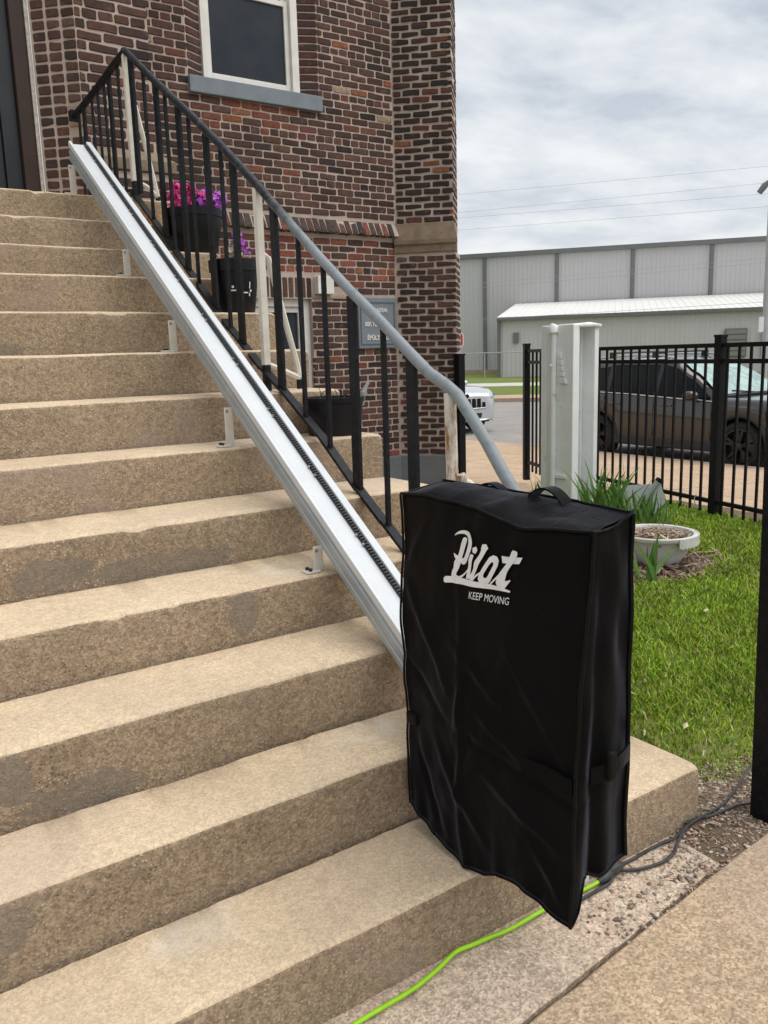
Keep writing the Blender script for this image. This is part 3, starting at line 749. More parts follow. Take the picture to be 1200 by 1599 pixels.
# basement window
bwm = MB(); x0, x1, z0, z1 = 1.55, 2.335, .93, 1.906; Yw = 6.16
bwm.box(x1-.075, x1, Yw, 6.28, z0, z1); bwm.box(x0, x0+.075, Yw, 6.28, z0, z1); bwm.box(x0+.075, x1-.075, Yw, 6.28, z1-.075, z1)
bwo = obj('basement_window', bwm, MAT['white_trim'], church, bevel=.005)
q = MB(); q.box(x1-.115, x1-.077, Yw+.03, 6.27, z0, z1-.077); q.box(x0+.077, x0+.115, Yw+.03, 6.27, z0, z1-.077); q.box(x0+.115, x1-.115, Yw+.03, 6.27, z1-.13, z1-.077); obj('sash', q, MAT['white_trim'], bwo, bevel=.004)
q = MB(); q.box(x0+.1, x1-.1, Yw+.06, Yw+.066, z0, z1-.11); obj('pane', q, MAT['pane'], bwo)
q = MB(); q.box(2.372, 2.556, 6.03, 6.13, 1.948, 2.120); obj('meter_box', q, MAT['white_trim'], church, bevel=.006)
q = MB(); q.box(2.345, 2.815, 6.094, 6.2, 1.908, 1.944); obj('lintel_stone', q, plain('pale_lintel_stone', (.40, .32, .26), (.32, .25, .2), 12, .9), church, bevel=.004)
# plaque
q = MB(); q.box(2.862, 3.34, 6.075, 6.15, 1.41, 1.925)
plq = obj('plaque', q, MAT['bluegrey'], church, bevel=.006)
q = MB()
for a in ((2.885, 3.317, 1.872, 1.882), (2.885, 3.317, 1.448, 1.458), (2.885, 2.895, 1.459, 1.871), (3.307, 3.317, 1.459, 1.871)): q.box(a[0], a[1], 6.067, 6.08, a[2], a[3])
obj('raised_border', q, plain('dark_border_paint', (.13, .155, .17), None, 5, .7), plq)  # raised border in a darker grey-blue than the plaque
def text_mesh(txt, width, height, depth=.004, shear=0., bold=0.):
    cu = bpy.data.curves.new('text', 'FONT'); cu.body = txt; cu.align_x = 'CENTER'; cu.extrude = depth; cu.offset = bold; cu.shear = shear; cu.resolution_u = 4
    o = bpy.data.objects.new('text', cu); COL.objects.link(o); C.view_layer.update()
    me = bpy.data.meshes.new_from_object(o.evaluated_get(C.evaluated_depsgraph_get())); bpy.data.objects.remove(o); bpy.data.curves.remove(cu)
    v = np.zeros(len(me.vertices)*3); me.vertices.foreach_get('co', v); v = v.reshape(-1, 3)
    fs = [tuple(p.vertices) for p in me.polygons]; bpy.data.meshes.remove(me)
    mn, mx = v.min(0), v.max(0); v[:, 0] = (v[:, 0]-(mn[0]+mx[0])/2)/(mx[0]-mn[0])*width; v[:, 1] = (v[:, 1]-mn[1])/(mx[1]-mn[1])*height
    return v, fs
q = MB()
for txt, xc, zc, w, h in (('ELS\u0150 MAGYAR', 3.085, 1.775, .285, .056), ('REF. TEMPLOM', 3.085, 1.632, .295, .046), ('\u00c9P\u00dcLT 1912.', 3.11, 1.492, .30, .060)):
    q = MB(); v, f = text_mesh(txt, w, h, .01, 0, .045)
    q.add([(xc+a, 6.072-c*.4, zc+b) for a, b, c in v], f); stuff(obj('lettering', q, MAT['letter'], plq, fixn=False))
# door
q = MB(); q.box(-.528, -.425, 4.905, 5.15, 2.243, 6.4)
dr = obj('door', q, MAT['door_wood'], church, bevel=.004)
q = MB(); q.box(-.632, -.530, 4.955, 5.1, 2.243, 6.4); q.box(-2.4, -2.25, 4.955, 5.1, 2.243, 6.4); q.box(-.70, -.634, 4.985, 5.06, 2.243, 6.4); q.box(-2.25, -.70, 4.985, 5.06, 2.243, 2.42); q.box(-1.49, -1.41, 4.985, 5.06, 2.42, 6.4)
obj('door_frame', q, MAT['door_metal'], dr, bevel=.004)
q = MB(); q.box(-2.25, -.70, 5.02, 5.03, 2.42, 6.4); obj('glass', q, MAT['door_glass'], dr)
q = MB(); q.tube([(-.424, 4.895, z) for z in (2.243, 3, 4, 5, 6)], .013, 6); obj('caulk_bead', q, MAT['caulk'], dr)
q = MB(); q.box(-2.4, -.42, 5.15, 5.2, 2.2, 6.5); obj('backing', q, MAT['gap'], dr)
# ------------------------------------------------------------------ warehouse, annex, street furniture far off
wh = thing('warehouse', 'long grey metal clad warehouse with dark vertical downpipes', 'warehouse', far(0, 69.4, -.45))
def ribbed(mb, a0, a1, p, z0, z1, pitch=.32, d=.022, face=-1):
    n = max(1, int((a1-a0)/pitch)); w = (a1-a0)/n; b = len(mb.v); pts = []
    for i in range(n):
        x = a0+i*w; pts += [(x, 0), (x+w*.62, 0), (x+w*.70, d), (x+w*.92, d)]
    pts.append((a1, 0))
    for a, dd in pts:
        for z in (z0, z1): mb.v.append(tuple(far(a, p-dd, z)))
    for i in range(len(pts)-1): mb.f.append((b+2*i, b+2*i+2, b+2*i+3, b+2*i+1)); mb.m.append(0)
bays = [-27.6-5.66*2, -27.6-5.66, -27.6, -21.94, -16.28, -10.62, -4.92, .80, 6.47, 12.15, 17.8, 23.5, 29.2, 34.9]
for i in range(len(bays)-1):
    q = MB(); ribbed(q, bays[i]+.14, bays[i+1]-.14, 69.4, -.1, 8.75); obj('wall_panel', q, MAT['clad'], wh, fixn=False)
for a in bays:
    q = MB(); c = far(a, 69.33, 4.2); q.obox(c, E1, E2, Z_, .13, .1, 4.62); obj('downpipe', q, MAT['clad_trim'], wh)
q = MB(); q.obox(far(-2, 69.3, 8.92), E1, E2, Z_, 37, .16, .17); obj('eave_trim', q, MAT['clad_trim'], wh)
q = MB(); q.obox(far(-2, 80, 4.1), E1, E2, Z_, 36.9, 10.5, 4.7); obj('core', q, MAT['clad'], wh)
q = MB(); q.obox(far(-2, 69.4, -.28), E1, E2, Z_, 37, .2, .2); obj('base', q, MAT['kerb'], wh)
an = thing('warehouse_annex', 'low lean-to annex with white sloping metal roof', 'annex', far(3, 58.4, -.45))
q = MB(); ribbed(q, -7.95, 24, 58.4, -.42, 3.5, .3, .02); obj('wall_panel', q, MAT['clad2'], an, fixn=False)
q = MB(); q.obox(far(8, 63.6, 1.5), E1, E2, Z_, 15.9, 5.1, 1.95); obj('core', q, MAT['clad2'], an)
q = MB()
n = 70; ra0, ra1 = -8.12, 24.1
for i in range(n):
    w = (ra1-ra0)/n; x = ra0+i*w
    for (u0, u1, h0, h1) in ((0, .8, 0, 0), (.8, .87, 0, .025), (.87, .93, .025, .025), (.93, 1, .025, 0)):
        A = [far(x+u0*w, 58.1, 3.60+h0), far(x+u1*w, 58.1, 3.60+h1), far(x+u1*w, 69.2, 5.05+h1), far(x+u0*w, 69.2, 5.05+h0)]
        q.add(A, [(0, 1, 2, 3)])
obj('roof', q, MAT['roof_white'], an, fixn=False)
q = MB(); q.obox(far(8, 58.15, 3.50), E1, E2, Z_, 16.1, .09, .11); obj('eave_trim', q, MAT['clad_trim'], an)
q = MB(); q.obox(far(-7.98, 58.3, 1.5), E1, E2, Z_, .1, .12, 1.95); obj('corner_trim', q, MAT['clad_trim'], an)
for a in (6.45, 8.62, 11, 15):
    q = MB(); q.obox(far(a+.6, 58.28, 1.45), E1, E2, Z_, .66, .06, .9); w_ = obj('window', q, MAT['clad_trim'], an)
    for k in range(5):
        q = MB(); q.obox(far(a+.6, 58.2, .78+.34*k), E1, E2, Z_, .58, .02, .13); obj('louvre', q, plain('louvre_grey', (.23, .22, .19), None, 1, .6), w_)
q = MB(); q.obox(far(-6.82, 58.3, 2.23), E1, E2, Z_, .17, .08, .34); obj('vent', q, MAT['clad_trim'], an)

clf = thing('chain_link_fence', 'thin chain link fence rail in front of the warehouse', 'fence', far(-8, 52, -.4))
q = MB(); q.tube([far(-30, 52, 1.28), far(40, 52, 1.28)], .035, 6); obj('top_rail', q, MAT['galv'], clf)
for a in range(-28, 40, 4):
    q = MB(); q.tube([far(a, 52, -.4), far(a, 52, 1.3)], .03, 6); obj('post', q, MAT['galv'], clf)

lp = thing('street_lamp', 'tall pale street lamp pole at the right edge', 'street lamp', far(4.55, 30, -.5))
q = MB(); q.tube([far(4.55, 30, -.5), far(4.5, 30, 2), far(4.46, 30, 7.2)], [.115, .10, .06], 10); obj('pole', q, MAT['galv'], lp, smooth=40)
q = MB(); q.tube([far(4.46, 30, 6.35), far(4.36, 30, 6.33), far(4.27, 30, 6.22), far(4.12, 30, 6.02)], [.05, .055, .105, .09], 10); obj('lamp_head', q, MAT['clad_trim'], lp, smooth=50)
q = MB(); q.obox(far(4.36, 29.88, 1.95), E1, E2, Z_, .07, .06, .24); obj('control_box', q, MAT['sign_white'], lp)

ss = thing('stop_sign', 'red stop sign peeking out behind the brick buttress', 'stop sign', far(-5.02, 26, -.5))
sc = far(-5.02, 26, 1.73); fr = (CAMP-sc); fr.z = 0; fr.normalize(); rt = Z_.cross(fr)
def octa(r, off, mb):
    b = len(mb.v)
    for o_ in (off, off-.012):
        for k in range(8):
            a = math.pi/8+k*math.pi/4; mb.v.append(tuple(sc + rt*(r*math.cos(a)) + Z_*(r*math.sin(a)) + fr*o_))
    mb.f += [tuple(b+i for i in range(8)), tuple(b+15-i for i in range(8))] + [(b+i, b+8+i, b+8+(i+1) % 8, b+(i+1) % 8) for i in range(8)]; mb.m += [0]*10
q = MB(); octa(.40, .0, q); obj('plate', q, MAT['sign_white'], ss)
q = MB(); octa(.37, .016, q); obj('red_face', q, MAT['sign_red'], ss)
v, f = text_mesh('STOP', .52, .24, .002, 0, .02); q = MB(); q.add([tuple(sc + rt*a + Z_*(b-.12) + fr*(.019+c)) for a, b, c in v], f); stuff(obj('lettering', q, MAT['sign_white'], ss, fixn=False))
q = MB(); q.tube([sc - Z_*2.3 - fr*.04, sc + Z_*.3 - fr*.04], .03, 8); obj('post', q, MAT['galv'], ss)

for i, (a, b) in enumerate((((-7.48, 8.48), (5.8, 8.61)), ((-7.49, 7.69), (5.84, 7.95)), ((-7.2, 7.45), (5.86, 7.52)), ((-7.35, 6.92), (5.89, 7.0)), ((-7.3, 4.45), (5.99, 4.92)), ((-7.3, 4.24), (6.0, 4.74)), ((-7.26, 2.83), (6, 3.1)))):
    q = MB(); pts = []
    for t in np.linspace(-1.6, 2.6, 40):
        x = a[0]+(b[0]-a[0])*t; z = a[1]+(b[1]-a[1])*t; pts.append(far(x, 40, z + .03*(t-.5)**2 - .007))
    q.tube(pts, .0052 if i < 4 else .008, 4)
    tag(obj('power_line', q, MAT['wire']), ['highest power cable crossing the cloudy sky', 'second highest power cable crossing the sky', 'third power cable down, close below the second', 'lowest cable crossing open sky above the warehouse', 'upper of two cables crossing the grey warehouse wall', 'lower of two cables crossing the grey warehouse wall', 'low cable passing just under the annex eave'][i], 'cable', 'overhead cables')

# ------------------------------------------------------------------ vehicles
def lerp(a, b, t): return a+(b-a)*t
def interp(tab, x):
    if x <= tab[0][0]: return tab[0][1]
    for (a, va), (b, vb) in zip(tab, tab[1:]):
        if x <= b:
            t = (x-a)/(b-a); t = t*t*(3-2*t)*.5 + t*.5; return va+(vb-va)*t
    return tab[-1][1]
def build_suv(root, paint, loc, yaw, slots):
    """x forward, y left, z up; nose at +2.3; both are mid-size five-door SUVs"""
    R = Matrix.Rotation(yaw, 3, 'Z'); L0 = Vector(loc)
    W = lambda x, y, z: tuple(L0 + R @ Vector((x, y, z)))
    xf, xr, ra = 1.40, -1.33, .435
    hw = [(-2.3, .70), (-2.22, .82), (-1.9, .90), (-1.2, .925), (1.2, .925), (1.75, .90), (2.05, .83), (2.22, .72), (2.32, .56)]
    belt = [(-2.3, .98), (-2.0, 1.12), (-1, 1.09), (.6, 1.02), (.95, 1.0), (1.5, .97), (2.05, .93), (2.22, .87), (2.32, .81)]
    roof = [(-2.28, 1.0), (-2.16, 1.16), (-1.93, 1.52), (-1.6, 1.60), (-.9, 1.655), (-.2, 1.66), (.12, 1.60), (.45, 1.43), (1.02, 1.075), (1.1, 1.055), (1.6, 1.045), (2.0, 1.0), (2.22, .93), (2.32, .845)]
    low = [(-2.3, .50), (-2.15, .34), (-1.8, .30), (1.8, .27), (2.2, .26), (2.32, .32)]
    def zl(x):
        z = interp(low, x)
        for c in (xf, xr):
            if abs(x-c) < ra: z = max(z, .37+math.sqrt(ra*ra-(x-c)**2))
        return z
    def ghw(x, z):
        b, rf = interp(belt, x), interp(roof, x); t = max(0, min(1, (z-b)/max(.05, 1.62-b))); return interp(hw, x)-.045 - .21*t*(1-.15*(1-t))
    xs = sorted({round(v, 3) for v in list(np.linspace(-2.3, 2.32, 64)) + [c+s*ra*k for c in (xf, xr) for s in (-1, 1) for k in (.999, .97, .9, .75, .5, .25, 0)]})
    q = MB(); n = 0; prof = []
    for x in xs:
        h, b, rf, z0 = interp(hw, x), interp(belt, x), interp(roof, x), zl(x)
        rf = max(rf, b+.015); side = [(h-.05, z0), (h-.005, lerp(z0, b, .12)), (h+.004, lerp(z0, b, .42)), (h+.006, lerp(z0, b, .60)), (h-.004, lerp(z0, b, .80)), (h-.02, b-.03), (h-.05, b)]
        gh = rf-b
        if gh > .22:
            gl = [(ghw(x, b+gh*t), b+gh*t) for t in (.25, .5, .75, .9)]; g9 = gl[-1][0]
            top = gl + [(g9-.05, rf-.015), (g9*.6, rf+.012), (0, rf+.02)]
        else:
            top = [(h-.05-.10*t, b+gh*(t**.6)) for t in (.25, .5, .75, .9)] + [(h-.26, rf), ((h-.26)*.55, rf+.012), (0, rf+.018)]
        prof.append(side+top)
    k = len(prof[0])
    for sgn in (1, -1):
        b = len(q.v)
        for x, p in zip(xs, prof): q.v += [W(x, sgn*y, z) for y, z in p]
        for i in range(len(xs)-1):
            for j in range(k-1): q.f.append((b+i*k+j, b+(i+1)*k+j, b+(i+1)*k+j+1, b+i*k+j+1)); q.m.append(0)
        for e in (0, len(xs)-1):
            q.v.append(W(xs[e], 0, prof[e][0][1])); q.f.append(tuple(b+e*k+j for j in range(k)) + (len(q.v)-1,)); q.m.append(0)
    bmesh_ = obj('body', q, paint, root, smooth=32)
    # underside and wheel wells
    q = MB()
    def lbox(q, x0, x1, y0, y1, z0, z1, m=0): q.add([W(*p) for p in ((x0,y0,z0),(x1,y0,z0),(x1,y1,z0),(x0,y1,z0),(x0,y0,z1),(x1,y0,z1),(x1,y1,z1),(x0,y1,z1))], [(0,3,2,1),(4,5,6,7),(0,1,5,4),(1,2,6,5),(2,3,7,6),(3,0,4,7)], m)
    lbox(q, -2.1, 2.1, -.66, .66, .24, .62); lbox(q, -.9, .95, -.84, .84, .26, .50); lbox(q, -2.0, 1.0, -.6, .6, .6, 1.0)
    obj('chassis', q, MAT['car_trim'], root)
    for s in (1, -1):
        q = MB()    # sill cladding
        lbox(q, xr+.40, xf-.42, s*.86, s*.935, .255, .40); obj('sill_cladding', q, MAT['car_trim'], root, bevel=.02)
        for c in (xf, xr):      # arch trim
            q = MB(); pts = []
            for t in np.linspace(-.1, math.pi+.1, 22): pts.append(W(c+(ra+.012)*math.cos(t), s*(interp(hw, c)-.012), .37+(ra+.012)*math.sin(t)))
            q.tube(pts, .034, 6, sq=.9); obj('arch_trim', q, MAT['car_trim'], root, smooth=60)
    # wheels
    for c in (xf, xr):
        for s in (1, -1):
            q = MB(); ro, ri, w = .365, .262, .115; y0 = s*.80
            prof_t = [(ri, -w*.8), (ri+.02, -w), (ro-.035, -w), (ro, -w*.65), (ro, w*.65), (ro-.035, w), (ri+.02, w), (ri, w*.8), (ri, -w*.8)]
            def ring(q, prof, n=30):
                b = len(q.v)
                for r, dy in prof:
                    for kk in range(n):
                        a = 2*math.pi*kk/n; q.v.append(W(c+r*math.cos(a), y0+dy, .365+r*math.sin(a)))
                for i in range(len(prof)-1):
                    for kk in range(n): q.f.append((b+i*n+kk, b+i*n+(kk+1) % n, b+(i+1)*n+(kk+1) % n, b+(i+1)*n+kk)); q.m.append(0)
            ring(q, prof_t); wh_ = obj('wheel', q, MAT['tyre'], root, smooth=50)
            q = MB(); ring(q, [(.262, -s*.02), (.262, s*.10), (.245, s*.105), (.235, s*.06), (.235, -s*.02)]); ring(q, [(0.001, s*.02), (.236, s*.01)])
            ring(q, [(.055, s*.05), (.055, s*.092), (.04, s*.10), (.001, s*.10)], 14)
            for kk in range(5):
                for dd in (-.16, .16):
                    a = 2*math.pi*kk/5+.3; pa = Vector((math.cos(a), math.sin(a))); pb = Vector((math.cos(a+dd), math.sin(a+dd)))
                    A = [(.05, -.016), (.05, .016), (.247, .02), (.247, -.02)]; vs = []
                    for yy in (s*.045, s*.088):
                        for r_, t_ in A:
                            base = pa*.05 + (pb*.247-pa*.05)*((r_-.05)/.197); dirn = (pb*.247-pa*.05).normalized(); nrm = Vector((-dirn.y, dirn.x))
                            p = base + nrm*t_; vs.append(W(c+p.x, y0+yy, .365+p.y))
                    q.add(vs, [(0,1,2,3), (7,6,5,4), (0,4,5,1), (1,5,6,2), (2,6,7,3), (3,7,4,0)])
            obj('rim', q, MAT['rim'], wh_, smooth=35)
    # side glass
    def glass(name, x0, x1, za, zb, s, mat, off=.006, n=14):
        q = MB(); rows = 5; b = 0
        for i in range(n+1):
            x = x0+(x1-x0)*i/n; lo_, hi_ = za(x), zb(x)
            for j in range(rows+1):
                z = lo_+(hi_-lo_)*j/rows; q.v.append(W(x, s*(ghw(x, z)+off), z))
        for i in range(n):
            for j in range(rows): q.f.append((i*(rows+1)+j, (i+1)*(rows+1)+j, (i+1)*(rows+1)+j+1, i*(rows+1)+j+1)); q.m.append(0)
        return obj(name, q, mat, root, smooth=60)
    lo = lambda x: interp(belt, x)+.025
    hi = lambda x: max(lo(x)+.004, min(1.56, interp(roof, x)-.085))
    for s in (1, -1):
        glass('side_window', -.10, .86, lo, hi, s, MAT['car_glass']); glass('side_window', -1.10, -.18, lo, hi, s, MAT['car_glass'])
        glass('quarter_window', -1.78, -1.20, lambda x: lo(x)+.02, lambda x: max(lo(x)+.02, hi(x)-.02-.12*max(0, (-1.45-x)/.35)), s, MAT['car_glass'])
        glass('door_pillar', -.178, -.102, lo, lambda x: hi(x)+.01, s, MAT['car_trim'], .0075, 2); glass('door_pillar', -1.198, -1.102, lo, lambda x: hi(x)+.005, s, MAT['car_trim'], .0075, 2)
        q = MB(); q.tube([W(x, s*(interp(hw, x)-.036), interp(belt, x)+.008) for x in np.linspace(-1.85, .92, 24)], .011, 6); obj('belt_moulding', q, MAT['chrome'], root, smooth=60)
        for xd in (-.14, -1.16, .93):       # door seams
            q = MB(); pts = [W(xd+(.12*(1-t) if xd < -1 else 0)*0, s*(interp(hw, xd)+.004), lerp(.42, interp(belt, xd)-.02, t)) for t in np.linspace(0, 1, 8)]
            q.tube(pts, .005, 4); obj('door_seam', q, MAT['gap'], root)
        for xd in (-.02, -1.05):
            q = MB(); q.tube([W(xd, s*.925, .925), W(xd+.03, s*.955, .93), W(xd+.19, s*.955, .93), W(xd+.22, s*.925, .925)], .014, 8); obj('door_handle', q, paint, root, smooth=50)
        q = MB(); q.tube([W(.62, s*.90, 1.05), W(.66, s*1.0, 1.075)], .025, 8); mi = obj('mirror_arm', q, MAT['car_trim'], root, smooth=50)
        q = MB(); q.tube([W(.58, s*1.09, 1.09), W(.60, s*1.09, 1.09), W(.66, s*1.08, 1.10), W(.75, s*1.07, 1.10), W(.79, s*1.06, 1.10)], [.075, .095, .10, .085, .03], 12, sq=.75)
        obj('mirror', q, paint, root, smooth=60)
        q = MB(); q.tube([W(-1.75, s*.60, 1.60), W(-1.65, s*.61, 1.67), W(-.9, s*.63, 1.715), W(-.2, s*.63, 1.705), W(.0, s*.62, 1.655)], .018, 8); obj('roof_rail', q, MAT['chrome'], root, smooth=60)
        q = MB()
        for j, (xa, dz) in enumerate(((2.02, 0), (2.12, -.02), (2.21, -.045))):
            for yy, zz in ((interp(hw, xa)+.008-.0, .835+dz), (interp(hw, xa)+.004, .915+dz*1.2)): q.v.append(W(xa, s*yy, zz))
        q.f += [(0, 2, 3, 1), (2, 4, 5, 3)]; q.m += [0, 0]
        q.v += [W(2.33, s*.53, .785), W(2.325, s*.53, .83)]; q.f.append((4, 6, 7, 5)); q.m.append(0)
        obj('headlight', q, MAT['lamp_glass'], root)
    for xb in (-1.25, -.35):
        q = MB(); q.tube([W(xb, -.64, 1.72), W(xb, -.6, 1.755), W(xb, .6, 1.755), W(xb, .64, 1.72)], .024, 8, sq=.6)
        for s in (1, -1): lbox(q, xb-.05, xb+.05, s*.63-.03, s*.63+.03, 1.66, 1.765)
        obj('cross_bar', q, MAT['car_trim'], root, smooth=50)
    # windscreen and rear glass
    q = MB(); n = 10; m_ = 8
    for i in range(n+1):
        x = lerp(.17, .98, i/n); z = interp(roof, x)
        w_ = ghw(x, z)-.07
        for j in range(m_+1):
            y = lerp(-w_, w_, j/m_); q.v.append(W(x+.012, y, z+.028-.010*(y/w_)**2))
    for i in range(n):
        for j in range(m_): q.f.append((i*(m_+1)+j, (i+1)*(m_+1)+j, (i+1)*(m_+1)+j+1, i*(m_+1)+j+1)); q.m.append(0)
    obj('windscreen', q, MAT['shield'], root, smooth=60)
    q = MB(); q.tube([W(1.03, -.72, 1.085), W(1.07, 0, 1.10), W(1.03, .72, 1.085)], .02, 6); q.tube([W(1.06, .15, 1.10), W(.95, -.45, 1.155)], .012, 6); obj('wiper', q, MAT['car_trim'], root)
    # front end: grille with upright slots, lower intake, skid lip
    fx = lambda y: 2.32 - .055*(y/.5)**2 - (.10*max(0, abs(y)-.5)/.2)
    for i in range(slots):
        y = lerp(-.45, .45, i/(slots-1)); q = MB()
        q.add([W(fx(y)+.03, y-.047, .60), W(fx(y)+.03, y+.047, .60), W(fx(y)+.012, y+.052, .80), W(fx(y)+.012, y-.052, .80), W(fx(y)-.1, y-.047, .60), W(fx(y)-.1, y+.047, .60), W(fx(y)-.12, y+.052, .80), W(fx(y)-.12, y-.052, .80)], [(0,1,2,3), (0,4,5,1), (2,6,7,3), (0,3,7,4), (1,5,6,2)])
        obj('grille_slot', q, MAT['gap'], root)
    q = MB(); pts = [W(fx(y)+.02, y, .575) for y in np.linspace(-.52, .52, 13)]; q.tube(pts, .018, 6); obj('grille_trim', q, MAT['chrome'], root, smooth=60)
    q = MB()
    for i in range(12):
        ya, yb = lerp(-.58, .58, i/12), lerp(-.58, .58, (i+1)/12)
        q.add([W(fx(ya)+.012, ya, .36), W(fx(yb)+.012, yb, .36), W(fx(yb)+.014, yb, .47), W(fx(ya)+.014, ya, .47)], [(0, 1, 2, 3)])
    obj('lower_intake', q, MAT['car_trim'], root, fixn=False)
    q = MB(); q.tube([W(fx(y)+.03-.12*abs(y)**3, y, .31+.03*y*y) for y in np.linspace(-.75, .75, 15)], .035, 8, sq=.7); obj('skid_lip', q, MAT['chrome'], root, smooth=60)

t = thing('parked_car', 'dark brown estate SUV with roof bars parked behind the black fence', 'car', (10.18, 6.95, -.5))
build_suv(t, MAT['brown_paint'], (10.18, 7.17, -.5), math.radians(-90-1.5), 9)
t = thing('parked_car', 'silver SUV with upright grille slots parked beyond the brick corner', 'car', (10.62, 15.6, -.5))
build_suv(t, MAT['silver_paint'], (10.62, 15.6, -.5), math.radians(-90), 7)

# ------------------------------------------------------------------ black metal fence and posts
def fence_run(label, A, B, posts, h=1.335):
    A, B = Vector((*A, 0)), Vector((*B, 0)); L = (B-A).length; d = (B-A).normalized(); nn = Vector((-d.y, d.x, 0))
    root = thing('metal_fence', label, 'fence', (A+B)/2, 'black picket fence panels')
    P = lambda t, z: A + d*t + Z_*z
    for z in (h, h-.12, .125):
        q = MB(); q.bar(P(0, z), P(L, z), .028, .034); obj('rail', q, MAT['fence'], root, bevel=.003)
    for t in posts:
        q = MB(); q.bar(P(t, -.08), P(t, h+.06), .066, .066, up=d); po = obj('post', q, MAT['fence'], root, bevel=.004)
        q = MB(); q.obox(P(t, h+.07), d, nn, Z_, .037, .037, .010); obj('post_cap', q, MAT['fence'], po, bevel=.003)
    pk = MB(); pk.box(-.0085, .0085, -.0085, .0085, .03, h); first = None; t = .0775
    while t < L:
        if not any(abs(t-p) < .05 for p in posts):
            if first is None: o = first = obj('picket', pk, MAT['fence'], None); o.parent = root
            else: o = first.copy(); COL.objects.link(o); o.parent = root
            o.location = P(t, 0) - wloc(root)
        t += .1155
    return root
fp = lambda y: (fence_x(y), y)
fence_run('long black picket fence running in front of the brown car', fp(4.36), fp(-2.2), (0, 1.845, 4.37, 6.74))
fence_run('short black picket leaf seen edge on, left of the white column', (4.60, 5.42), (4.27, 4.69), (0,))
def gate_post(label, x, y, h, w, lean=(0, 0), coll=None):
    r = thing('gate_post', label, 'post', (x, y, -.05))
    q = MB(); q.bar((x, y, -.08), (x+lean[0], y+lean[1], h), w, w, up=Vector((1, 0, 0))); obj('shaft', q, MAT['fence'], r, bevel=.004)
    q = MB(); q.obox((x+lean[0], y+lean[1], h+.008), X_, Y_, Z_, w*.55, w*.55, .010); obj('cap', q, MAT['fence'], r, bevel=.003)
    return r
gate_post('thick black gate post beside the gravel at the bottom step', .168, -.112, 1.62, .075, (-.012, .018))
g2 = gate_post('black gate post standing against the brick buttress', 3.80, 5.60, 1.31, .085)
q = MB(); q.tube([(3.80, 5.57, .88), (3.845, 5.535, .88), (3.86, 5.53, .89)], .022, 8); q.tube([(3.80, 5.57, .83), (3.85, 5.53, .83)], .018, 8); obj('latch', q, MAT['fence'], g2, smooth=50)
q = MB(); q.tube([(3.80+.02, 5.60, .6), (3.80+.02, 5.60, .68)], .05, 8); obj('hinge', q, MAT['fence'], g2, smooth=50)
# ------------------------------------------------------------------ iron stair railing
rail = thing('stair_railing', 'black iron stair railing with a bent grey painted handrail', 'railing', (-.3, 2.2, 1.3))
rx = lambda y: -.3925 + .035*y
HR = [(3.51, 3.001), (3.078, 2.737), (2.584, 2.447), (2.265, 2.254), (1.926, 2.036), (1.604, 1.817), (1.413, 1.69), (1.215, 1.563), (1.035, 1.456), (.852, 1.340), (.751, 1.278), (.66, 1.240), (.608, 1.213), (.549, 1.155), (.478, 1.085), (.409, 1.006), (.36, .955), (.30, .885), (.25, .80), (.22, .72)]
def hr_z(y):
    for (a, za), (b, zb) in zip(HR, HR[1:]):
        if a >= y >= b: return zb+(za-zb)*(y-b)/(a-b)
    return HR[0][1] if y > HR[0][0] else HR[-1][1]
q = MB(); q.tube([(rx(y), y, z) for y, z in HR], [.018]*5+[.0180]*4+[.0185]*11, 12, sq=1.0); obj('handrail', q, MAT['pipe'], rail, smooth=60)
q = MB(); q.tube([(rx(3.51), 3.52, 2.995), (-.268, 3.7, 2.985), (-.262, 4.0, 2.96), (-.255, 4.35, 2.94), (-.25, 4.60, 2.93)], .021, 10)
q.obox((-.25, 4.62, 2.93), X_, Y_, Z_, .03, .03, .03); obj('landing_handrail', q, MAT['iron'], rail, smooth=50)
BB = [(3.571, 2.285), (3.146, 2.030), (2.723, 1.755), (2.283, 1.478), (1.961, 1.300), (1.784, 1.215), (1.47, 1.045), (1.198, .868), (1.032, .772), (.898, .695), (.70, .578)]
def bb_z(y):
    for (a, za), (b, zb) in zip(BB, BB[1:]):
        if a >= y >= b: return zb+(za-zb)*(y-b)/(a-b)
    return BB[0][1] if y > BB[0][0] else BB[-1][1]
q = MB()
for (a, za), (b, zb) in zip(BB, BB[1:]): q.bar((rx(a), a, za), (rx(b), b, zb-.004), .034, .013)
obj('bottom_rail', q, MAT['iron'], rail)
for y, wd in ((3.24, 0), (3.06, 1), (2.935, 0), (2.765, 1), (2.637, 0), (2.438, 1), (2.277, 0), (2.153, 1), (1.78, 1), (1.582, 0), (1.394, 0), (1.20, 1), (1.005, 0), (.845, 1)):
    q = MB(); q.bar((rx(y), y, bb_z(y)-.004), (rx(y), y, hr_z(y)-.012), *((.046, .016) if wd else (.016, .016)), up=Vector((0, 1, 0)).cross(Z_)*-1 if wd else X_)
    obj('flat_bar' if wd else 'baluster', q, MAT['iron'], rail, bevel=.002)
q = MB(); q.bar((-.27, 3.56, 2.29), (-.255, 4.55, 2.30), .03, .012); obj('landing_rail', q, MAT['iron'], rail)
for y, wd in ((4.478, 0), (4.366, 1), (4.188, 0), (4.066, 0), (3.938, 0), (3.837, 1), (3.677, 0)):
    z = 2.995-.06*(y-3.51)
    q = MB(); q.bar((-.266, y, 2.295), (-.262, y, z-.012), *((.044, .016) if wd else (.015, .015)), up=X_); obj('flat_bar' if wd else 'baluster', q, MAT['iron'], rail, bevel=.002)
